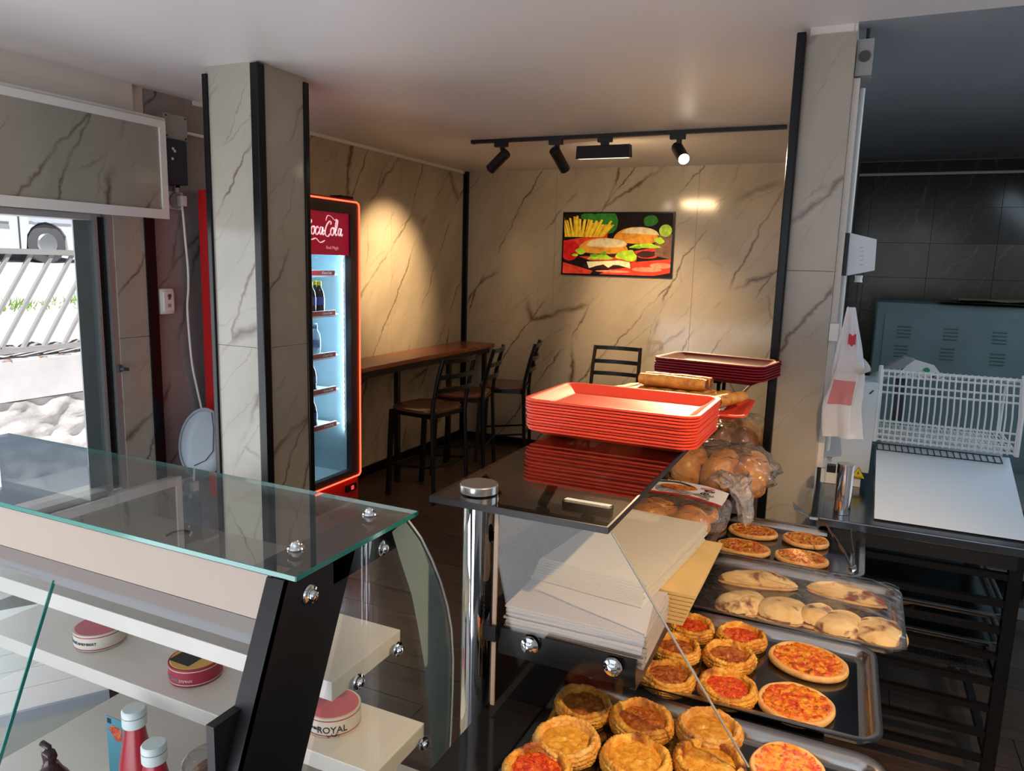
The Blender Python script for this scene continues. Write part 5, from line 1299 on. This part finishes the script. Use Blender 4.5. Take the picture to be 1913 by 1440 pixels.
# ------------------------------------------------------------------ stainless table with tray runners
WT = .85
tb = thing('steel_table', 'stainless table on a black rack frame at the lower right', 'table', (.3, 2.9, 0))
MB().box(-.05, .55, 2.575, 3.85, WT-.03, WT, .004).build('table_top', mat('table_steel', (.16,.17,.19), .16, metal=.9, var=.2, vscale=4), tb)
MB().box(.535, .555, 2.60, 3.5, WT-.035, WT+.004).build('edge_bar', 'steel', tb)
for x_ in (.0, .515):
    for y_ in (2.60, 3.40): MB().box(x_-.018, x_+.018, y_-.018, y_+.018, .06, WT-.031).build('leg', 'blackmetal', tb)
for x_ in (.0, .515):
    for y_ in (2.60, 3.40): MB().lathe([(.025, 0), (.028, .005), (.028, .05), (.015, .06)], (x_, y_, 0), 14).build('foot', 'darkgrey', tb)
for k in range(8):
    z = .13+k*.088
    for y_ in (2.60, 3.40): MB().box(.018, .497, y_-.012, y_+.012, z-.010, z+.010).build('runner', 'blackmetal', tb)
for x_ in (0, .515):
    for z in (.13, .78): MB().box(x_-.012, x_+.012, 2.618, 3.382, z-.012, z+.012).build('cross_bar', 'blackmetal', tb)
MB().box(.0, .515, 2.581, 2.599, WT-.075, WT-.031).build('front_rail', 'blackm', tb)
# trays slid in the rack
r1 = steel_tray(.30, 3.00, .495, PI/2, 'steel tray with dim pizzas slid into the rack under the table', .78, .45)
pizza(Vector((.20, 2.86, .4985)), .09, .05, .2, 'dim pizza at the left on the tray inside the rack', 'topping_mix', False, 51.)
pizza(Vector((.27, 2.98, .4985)), .09, .05, .1, 'dim pizza farther back on the tray inside the rack', 'topping_mix', False, 53.)
steel_tray(.30, 3.0, .585+.005, PI/2, 'empty steel tray in the rack directly above the pizzas', .78, .45)
MT['mesh'] = mat('mesh_dark', (.05,.05,.055), .4, metal=.6)
mt_ = thing('mesh_tray', 'dark perforated tray in the rack below the pizzas', 'tray', (.30, 3.0, .407))
b = MB()
for k in range(38): b.box(.09+k*.0113, .095+k*.0113, 2.62, 3.38, .407, .409)
for k in range(60): b.box(.09, .515-.001, 2.62+k*.0127, 2.625+k*.0127, .409, .411)
tag(b.build('wire_mesh', 'mesh', mt_), kind='stuff')
MB().box(.085, .09, 2.61, 3.39, .40, .425).box(.50, .505, 2.61, 3.39, .40, .425).build('rim', 'mesh', mt_)
# light metal trolley leg seen behind the rack
tl = thing('grey_trolley', 'light grey metal trolley frame behind the black rack', 'trolley', (.55, 4.2, 0))
for x_ in (.42, .95):
    for y_ in (3.9, 4.45): MB().box(x_-.02, x_+.02, y_-.02, y_+.02, .0, .62).build('leg', 'alu', tl)
MB().box(.40, .97, 3.88, 4.49, .62, .65).build('shelf', 'alu', tl)
MB().box(.40, .97, 3.9, 3.94, .10, .14).box(.40, .97, 4.43, 4.47, .10, .14).box(.40, .44, 3.94, 4.43, .10, .14).build('lower_frame', 'alu', tl)

# chrome stub post on the table
c = at('Y', 2.72, 1574, 868); cb_ = at('Z', WT, 1562, 968)
zt_ = .985
p = at('Z', zt_, 1576, 866)
CPT = t = thing('chrome_post', 'short chrome post standing on the stainless table by the pillar', 'post', (.012, 2.62, WT))
pz = at('Y', 2.66, 1576, 868).z
MB().lathe([(.027, WT+.001), (.0265, pz)], (.018, 2.66, 0), 32).build('tube', 'chrome', t, smooth='auto')
MB().lathe([(.028, pz+.0005), (.028, pz+.005)], (.018, 2.66, 0), 32).build('cap', 'brushed', t, smooth='auto')
MB().box(-.04, -.012, 2.65, 2.68, pz-.03, pz-.006).build('clamp', 'black', t)
MB().box(-.046, -.042, 2.60, 2.80, WT+.002, pz-.01).build('glass_panel', 'glass', t)
# white box with warning triangle
YW = 3.02
q = [at('Y', YW, *k) for k in ((1538, 708), (1643, 712), (1608, 925), (1525, 905))]
t = thing('white_fuse_box', 'white metal cabinet with a yellow warning triangle behind the chrome post', 'cabinet', (0, YW, WT))
zt_ = q[0].z
MB().box(-.070, .100, YW, YW+.22, WT+.06, zt_, .006).build('case', 'whitebox', t, smooth='auto')
MB().box(-.065, .075, YW+.01, YW+.21, WT+.001, WT+.059).build('foot', 'white', t)
w0 = at('Y', YW-.001, 1603, 885)
tri = [(w0.x-.026, w0.z-.018), (w0.x+.026, w0.z-.018), (w0.x, w0.z+.028)]
wt = MB().poly([(x_, YW-.001, z_) for x_, z_ in tri]).build('warning_triangle', 'ink', t)
MB().poly([(w0.x+(x_-w0.x)*.88, YW-.0016, w0.z+(z_-w0.z)*.88) for x_, z_ in tri]).build('triangle_face', 'yellow', wt)
MB().poly([(w0.x+a*.001, YW-.0022, w0.z+c_*.001) for a, c_ in ((3,15),(-5,1),(0,2),(-3,-8),(5,5),(0,4))]).build('lightning_bolt', 'ink', wt)
text_part('HIGH VOLT', .006, (w0.x, YW-.0022, w0.z-.0125), (1,0,0), (0,0,1), 'ink', wt)
e0 = at('Y', YW-.001, 1550, 858)
b = MB()
for a_, b_ in (((-6,8),(-3,-4)), ((6,8),(3,-4)), ((-7,8),(7,8)), ((-3,-4),(3,-4)), ((-8,10),(8,-6)), ((8,10),(-8,-6)), ((-5,-9),(5,-9))):
    b.beam((e0.x+a_[0]*.0011, YW-.001, e0.z+a_[1]*.0011), (e0.x+b_[0]*.0011, YW-.001, e0.z+b_[1]*.0011), .0008, .0012, (0,1,0))
b.build('bin_symbol', 'ink', t)
e1_ = at('Y', YW-.001, 1628, 733)
MB().beam((e1_.x-.006, YW-.001, e1_.z-.006), (e1_.x+.006, YW-.001, e1_.z+.008), .005, .002, (0,1,0)).build('lock', 'darkgrey', t)
# slanting white board with a wire grid behind it
wbx = thing('white_lid_box', 'big white slanted lid with a black wire grid edge on the stainless table', 'appliance', (.4, 2.9, WT))
a0, a1 = .118, .548
y0_, z0_, y1_, z1_ = 2.64, WT+.005, 3.10, WT+.165
MB().prism([(a0, y0_, z0_), (a0, y1_, z1_), (a0, y1_+.01, z1_-.02), (a0, y0_+.03, z0_-.004)], (a1-a0, 0, 0)).build('lid', 'whitebox', wbx)
MB().prism([(a0+.004, y0_+.035, WT+.001), (a0+.004, y1_+.01, z1_-.021), (a0+.004, y1_+.01, WT+.001)], (a1-a0-.008, 0, 0)).build('body', 'whitebox', wbx)
b = MB(); up1 = Vector((0, y1_-y0_, z1_-z0_)).normalized(); nn_ = Vector((0, -up1.z, up1.y))
P0 = Vector((a0, y1_, z1_))+nn_*.002; 
for k in range(2): b.tube([P0-up1*(.004+.045*k), P0-up1*(.004+.045*k)+Vector((a1-a0-.03, 0, 0))], .0018, 6)
for k in range(20): b.tube([P0+Vector(((a1-a0-.03)*k/19, 0, 0))-up1*.004, P0+Vector(((a1-a0-.03)*k/19+.004, 0, 0))-up1*.049], .0016, 6)
b.build('wire_grid', 'ink', wbx)
# white wire basket
bk = thing('wire_basket', 'white plastic-coated wire basket rack lying above the slanted lid', 'basket', (.34, 3.2, 1.02))
WW = mat('white_wire', (.72,.76,.76), .35)
X0, X1 = .105, .555; yb0, yb1 = 3.03, 3.40; zb_, zt_ = 1.045, 1.295
MB().box(.13, .53, 3.12, 3.46, WT+.001, 1.03).build('stand', 'whitebox', bk)
b = MB()
fz = lambda k: lerp(zb_, zt_, k)
for k, z in enumerate((0, .08, .16, .28, .7, .80, .93, 1)):
    yy_ = yb0+.10*(z > .5)*(z-.5)
    MB().tube([(X0, yy_, fz(z)), (X1, yy_, fz(z))], .0042, 6).build('rail', WW, bk, smooth='auto')
for k in range(23):
    x_ = lerp(X0+.008, X1-.008, k/22)
    MB().tube([(x_, yb0-.003, zb_-.006), (x_, yb0-.003, fz(.5)), (x_, yb0+.047, zt_), (x_, yb0+.12, zt_+.0), (x_, yb1, zt_-.05)], .0030, 6).build('vertical_wire', WW, bk, smooth='auto')
for k in range(40):
    x_ = lerp(X0+.004, X1-.004, k/39)
    MB().tube([(x_, yb0, zb_), (x_, yb1, zb_+.01)], .0022, 5).build('floor_wire', WW, bk, smooth='auto')
for k in range(5): MB().tube([(X0, yb0+.07*(k+1), zb_+.002*k), (X1, yb0+.07*(k+1), zb_+.002*k)], .003, 6).build('rail', WW, bk, smooth='auto')
for k in range(3): MB().tube([(X0, yb0+.09+.1*k, zt_-.012*k), (X1, yb0+.09+.1*k, zt_-.012*k)], .003, 6).build('rail', WW, bk, smooth='auto')
for x_ in (X0, X1):
    MB().tube([(x_, yb0, zb_-.01), (x_, yb0, zt_*.5+zb_*.5), (x_, yb0+.05, zt_+.02)], .0075, 8).build('corner_post', WW, bk, smooth='auto')
    MB().tube([(x_, yb0, zb_), (x_, yb1, zb_+.01), (x_, yb1, zt_-.05), (x_, yb0+.05, zt_)], .005, 8).build('side_frame', WW, bk, smooth='auto')
# small white meter on the basket
mt2 = thing('white_meter', 'small tilted white device with a green button behind the wire basket', 'device', (.2, 3.62, 1.2))
c = at('Y', 3.62, 1700, 690)
fr_m = [at('Y', 3.62, *q_) for q_ in ((1672, 706), (1705, 670), (1745, 682), (1768, 712))]
MB().prism(fr_m, (.0, .10, -.01)).build('case', 'white', mt2)
g_ = at('Y', 3.617, 1731, 692); MB().lathe([(.013, 0), (.012, -.004)], g_, 20, 'Y').build('green_button', mat('button_green', (.02,.30,.14), .4), mt2, smooth='auto')
g_ = at('Y', 3.617, 1746, 703); MB().lathe([(.011, 0), (.010, -.004)], g_, 20, 'Y').build('black_knob', 'ink', mt2, smooth='auto')
a_ = [at('Y', 3.62, *q_) for q_ in ((1625, 705), (1650, 712), (1710, 672), (1690, 668))]
MB().prism(a_, (0, .08, 0)).build('side_arm', 'greybox', mt2)
MB().box(.19, .23, 3.66, 3.70, WT+.001, fr_m[0].z-.004).box(.15, .27, 3.62, 3.74, WT+.0005, WT+.012).build('support', 'darkgrey', mt2)

# ------------------------------------------------------------------ teal cabinet
YC_ = 4.6
q = at('Y', YC_, 1640, 563); q2 = at('Y', YC_, 1913, 585)
cbn = thing('teal_cabinet', 'grey-green metal cabinet with louvre slots at the back of the kitchen', 'cabinet', (.55, 4.9, 0))
cx0 = q.x
MB().box(cx0, 1.25, YC_, 5.3, .05, q.z, .015).build('case', 'teal', cbn, smooth='auto')
MB().box(cx0+.045, 1.20, YC_-.006, YC_-.0005, .10, q.z-.06).build('back_panel', 'teal', cbn)
for x_ in (cx0+.08, 1.15): MB().box(x_-.04, x_+.04, YC_+.05, YC_+.13, 0, .049).build('foot', 'blackm', cbn)
for (u0, v0) in ((1688, 620), (1775, 625), (1866, 632), (1682, 656), (1768, 662), (1862, 672)):
    c = at('Y', YC_-.006, u0, v0)
    for k in range(4):
        z = c.z+.035-k*.019; MB().prism([(c.x-.030, YC_-.0065, z), (c.x-.030, YC_-.013, z-.005), (c.x-.030, YC_-.0065, z-.009)], (.065, 0, 0)).build('louvre', 'teal', cbn)
t = thing('cardboard_sheet', 'torn brown and black cardboard sheets lying on the teal cabinet', 'cardboard', (.9, 4.9, q.z))
b = MB(); b.grid(lambda u, v: Vector((lerp(.42, 1.2, u), lerp(4.55, 5.0, v)+.02*nz(u*9, v*2, 1), q.z+.012+.006*nz(u*6, v*6, 3))), 24, 10); b.build('lower_sheet', mat('cardboard_dark', (.05,.035,.03), .8), t)
b = MB(); b.grid(lambda u, v: Vector((lerp(.50, 1.2, u), lerp(4.60, 4.98, v)+.03*nz(u*12, v*2, 4), q.z+.026+.010*nz(u*5, v*5, 6))), 24, 10); b.build('upper_sheet', mat('cardboard_brown', (.33,.22,.13), .8), t)
tag(MB().tube([(-.07, YB-.02+.05, 2.42-.05), (1.9, YB+.03, 2.37)], .010).build('conduit', 'white', smooth='auto'), 'thin white pipe running along the top of the kitchen tiles', 'pipe')

# ------------------------------------------------------------------ things on the partition's kitchen side
XP = -.079
tag(MB().box(XP, XP+.020, 2.86, 2.90, .95, 2.30).build('cable_trunking', 'plaster'), 'white vertical cable trunking on the kitchen side of the pillar', 'trunking')
tag(MB().tube([(XP+.03, 2.93, 1.0), (XP+.03, 2.93, 2.28)], .008).build('conduit', 'white', smooth='auto'), 'thin white vertical conduit beside the cable trunking on the pillar', 'pipe')
t = thing('socket_box', 'small grey box at the top of the pillar edge in the kitchen', 'box', (XP, 2.9, 2.3))
MB().box(XP+.001, XP+.052, 2.85, 2.95, 2.305, 2.42).build('case', 'greybox', t)
MB().lathe([(.018, 0), (.018, -.004)], (XP+.026, 2.849, 2.365), 20, 'Y').build('knockout', 'darkgrey', t)
MB().tube([(XP+.03, 2.90, 2.42), (XP+.03, 2.90, 2.465)], .006).build('cable', 'ink', t)
YD = 2.92
c = [at('Y', YD, *k) for k in ((1588, 435), (1638, 447), (1634, 505), (1582, 515))]
t = thing('wall_controller', 'white controller box with slanted ends on the pillar in the kitchen', 'controller', (XP, YD, 1.7))
MB().prism(c, (0, .14, 0)).build('front_cover', 'whitebox', t)
MB().box(XP+.001, c[0].x, YD+.002, YD+.145, c[3].z, c[0].z).build('back_housing', 'black', t)
b0 = at('Y', YD-.002, 1604, 521); MB().lathe([(.014, -.012), (.012, -.002), (.014, .012)], (b0.x, YD+.05, b0.z), 16).build('cable_gland', 'white', t, smooth='auto')
MB().tube([(b0.x, YD+.05, b0.z-.012), (b0.x, YD+.05, b0.z-.16), (b0.x-.008, YD+.06, b0.z-.34)], .006, 8).build('cable', 'ink', t, smooth='auto')
for k in range(5):
    p = at('Y', YD-.001, 1606, 462+k*8); MB().box(p.x, p.x+.012, YD-.0012, YD-.0002, p.z-.001, p.z+.001).build('printed_line', 'greyblue', t)
# hanging white bags
hb = [at('Y', 2.86, *k) for k in ((1578, 572), (1575, 640), (1570, 700), (1560, 750), (1560, 808))]
t = thing('hanging_bag', 'white and red plastic bag hanging in folds from the pillar hook', 'bag', (hb[0].x, 2.86, hb[0].z))
b = MB()
def hang(u, v):
    i = v*4; k = min(int(i), 3); c_ = hb[k].lerp(hb[k+1], i-k)
    wd = [.012, .034, .048, .058, .062][k]*(1-(i-k))+[.034, .048, .058, .062, .05][k]*(i-k)
    a = 2*PI*u; f_ = 1+.35*math.sin(a*5+v*2)*.4+.3*nz(math.cos(a)*2, math.sin(a)*2+v*3, 4)
    return Vector((c_.x+.022+math.cos(a)*wd*f_, 2.80+math.sin(a)*wd*.45*f_-.0, c_.z+.006*nz(a, v*5, 2)))
b.grid(hang, 60, 26, True); b.build('bag_body', 'bagwhite', t, smooth=True)
b = MB()
for (u0, v0, du, dv) in ((1590, 630, 16, 22), (1560, 700, 34, 50)):
    pass
def hang2(u, v): p_ = hang(.62+.22*u, .52+.22*v); p_.y -= .004; return p_
b.grid(hang2, 14, 10); b.build('red_print', glassy('bag_red_print', (.9,.6,.6), .8, .3, .55, (.75,.25,.25)), t, smooth=True)
p = at('Y', 2.84, 1592, 632)
b = MB(); b.grid(lambda u, v: Vector((p.x+lerp(-.012, .012, u), 2.765, p.z+lerp(-.018, .018, v)+.004*math.sin(u*9))), 8, 5); b.build('red_knot', mat('knot_red', (.55,.03,.06), .5), t)
p = at('Y', 2.80, 1598, 690)
t2 = thing('paper_roll', 'cone of folded white plastic sheet sticking out of the hanging bag', 'sheet', p)
MB().lathe([(.008, -.05), (.03, .02), (.034, .035)], p, 14, 'Z', cap=False).build('folded_sheet', 'white', t2, smooth=True)
t2.rotation_euler = (.3, .8, 0)
p = at('X', XP, 1560, 628)
t = thing('wall_switch', 'small grey and white switch plate behind the hanging bags', 'switch', (XP, 2.86, p.z))
MB().box(XP-.0, XP+.03, 2.832, 2.85, at('Y',2.83,1560,605).z-.06, at('Y',2.83,1560,605).z).build('plate', 'white', t)
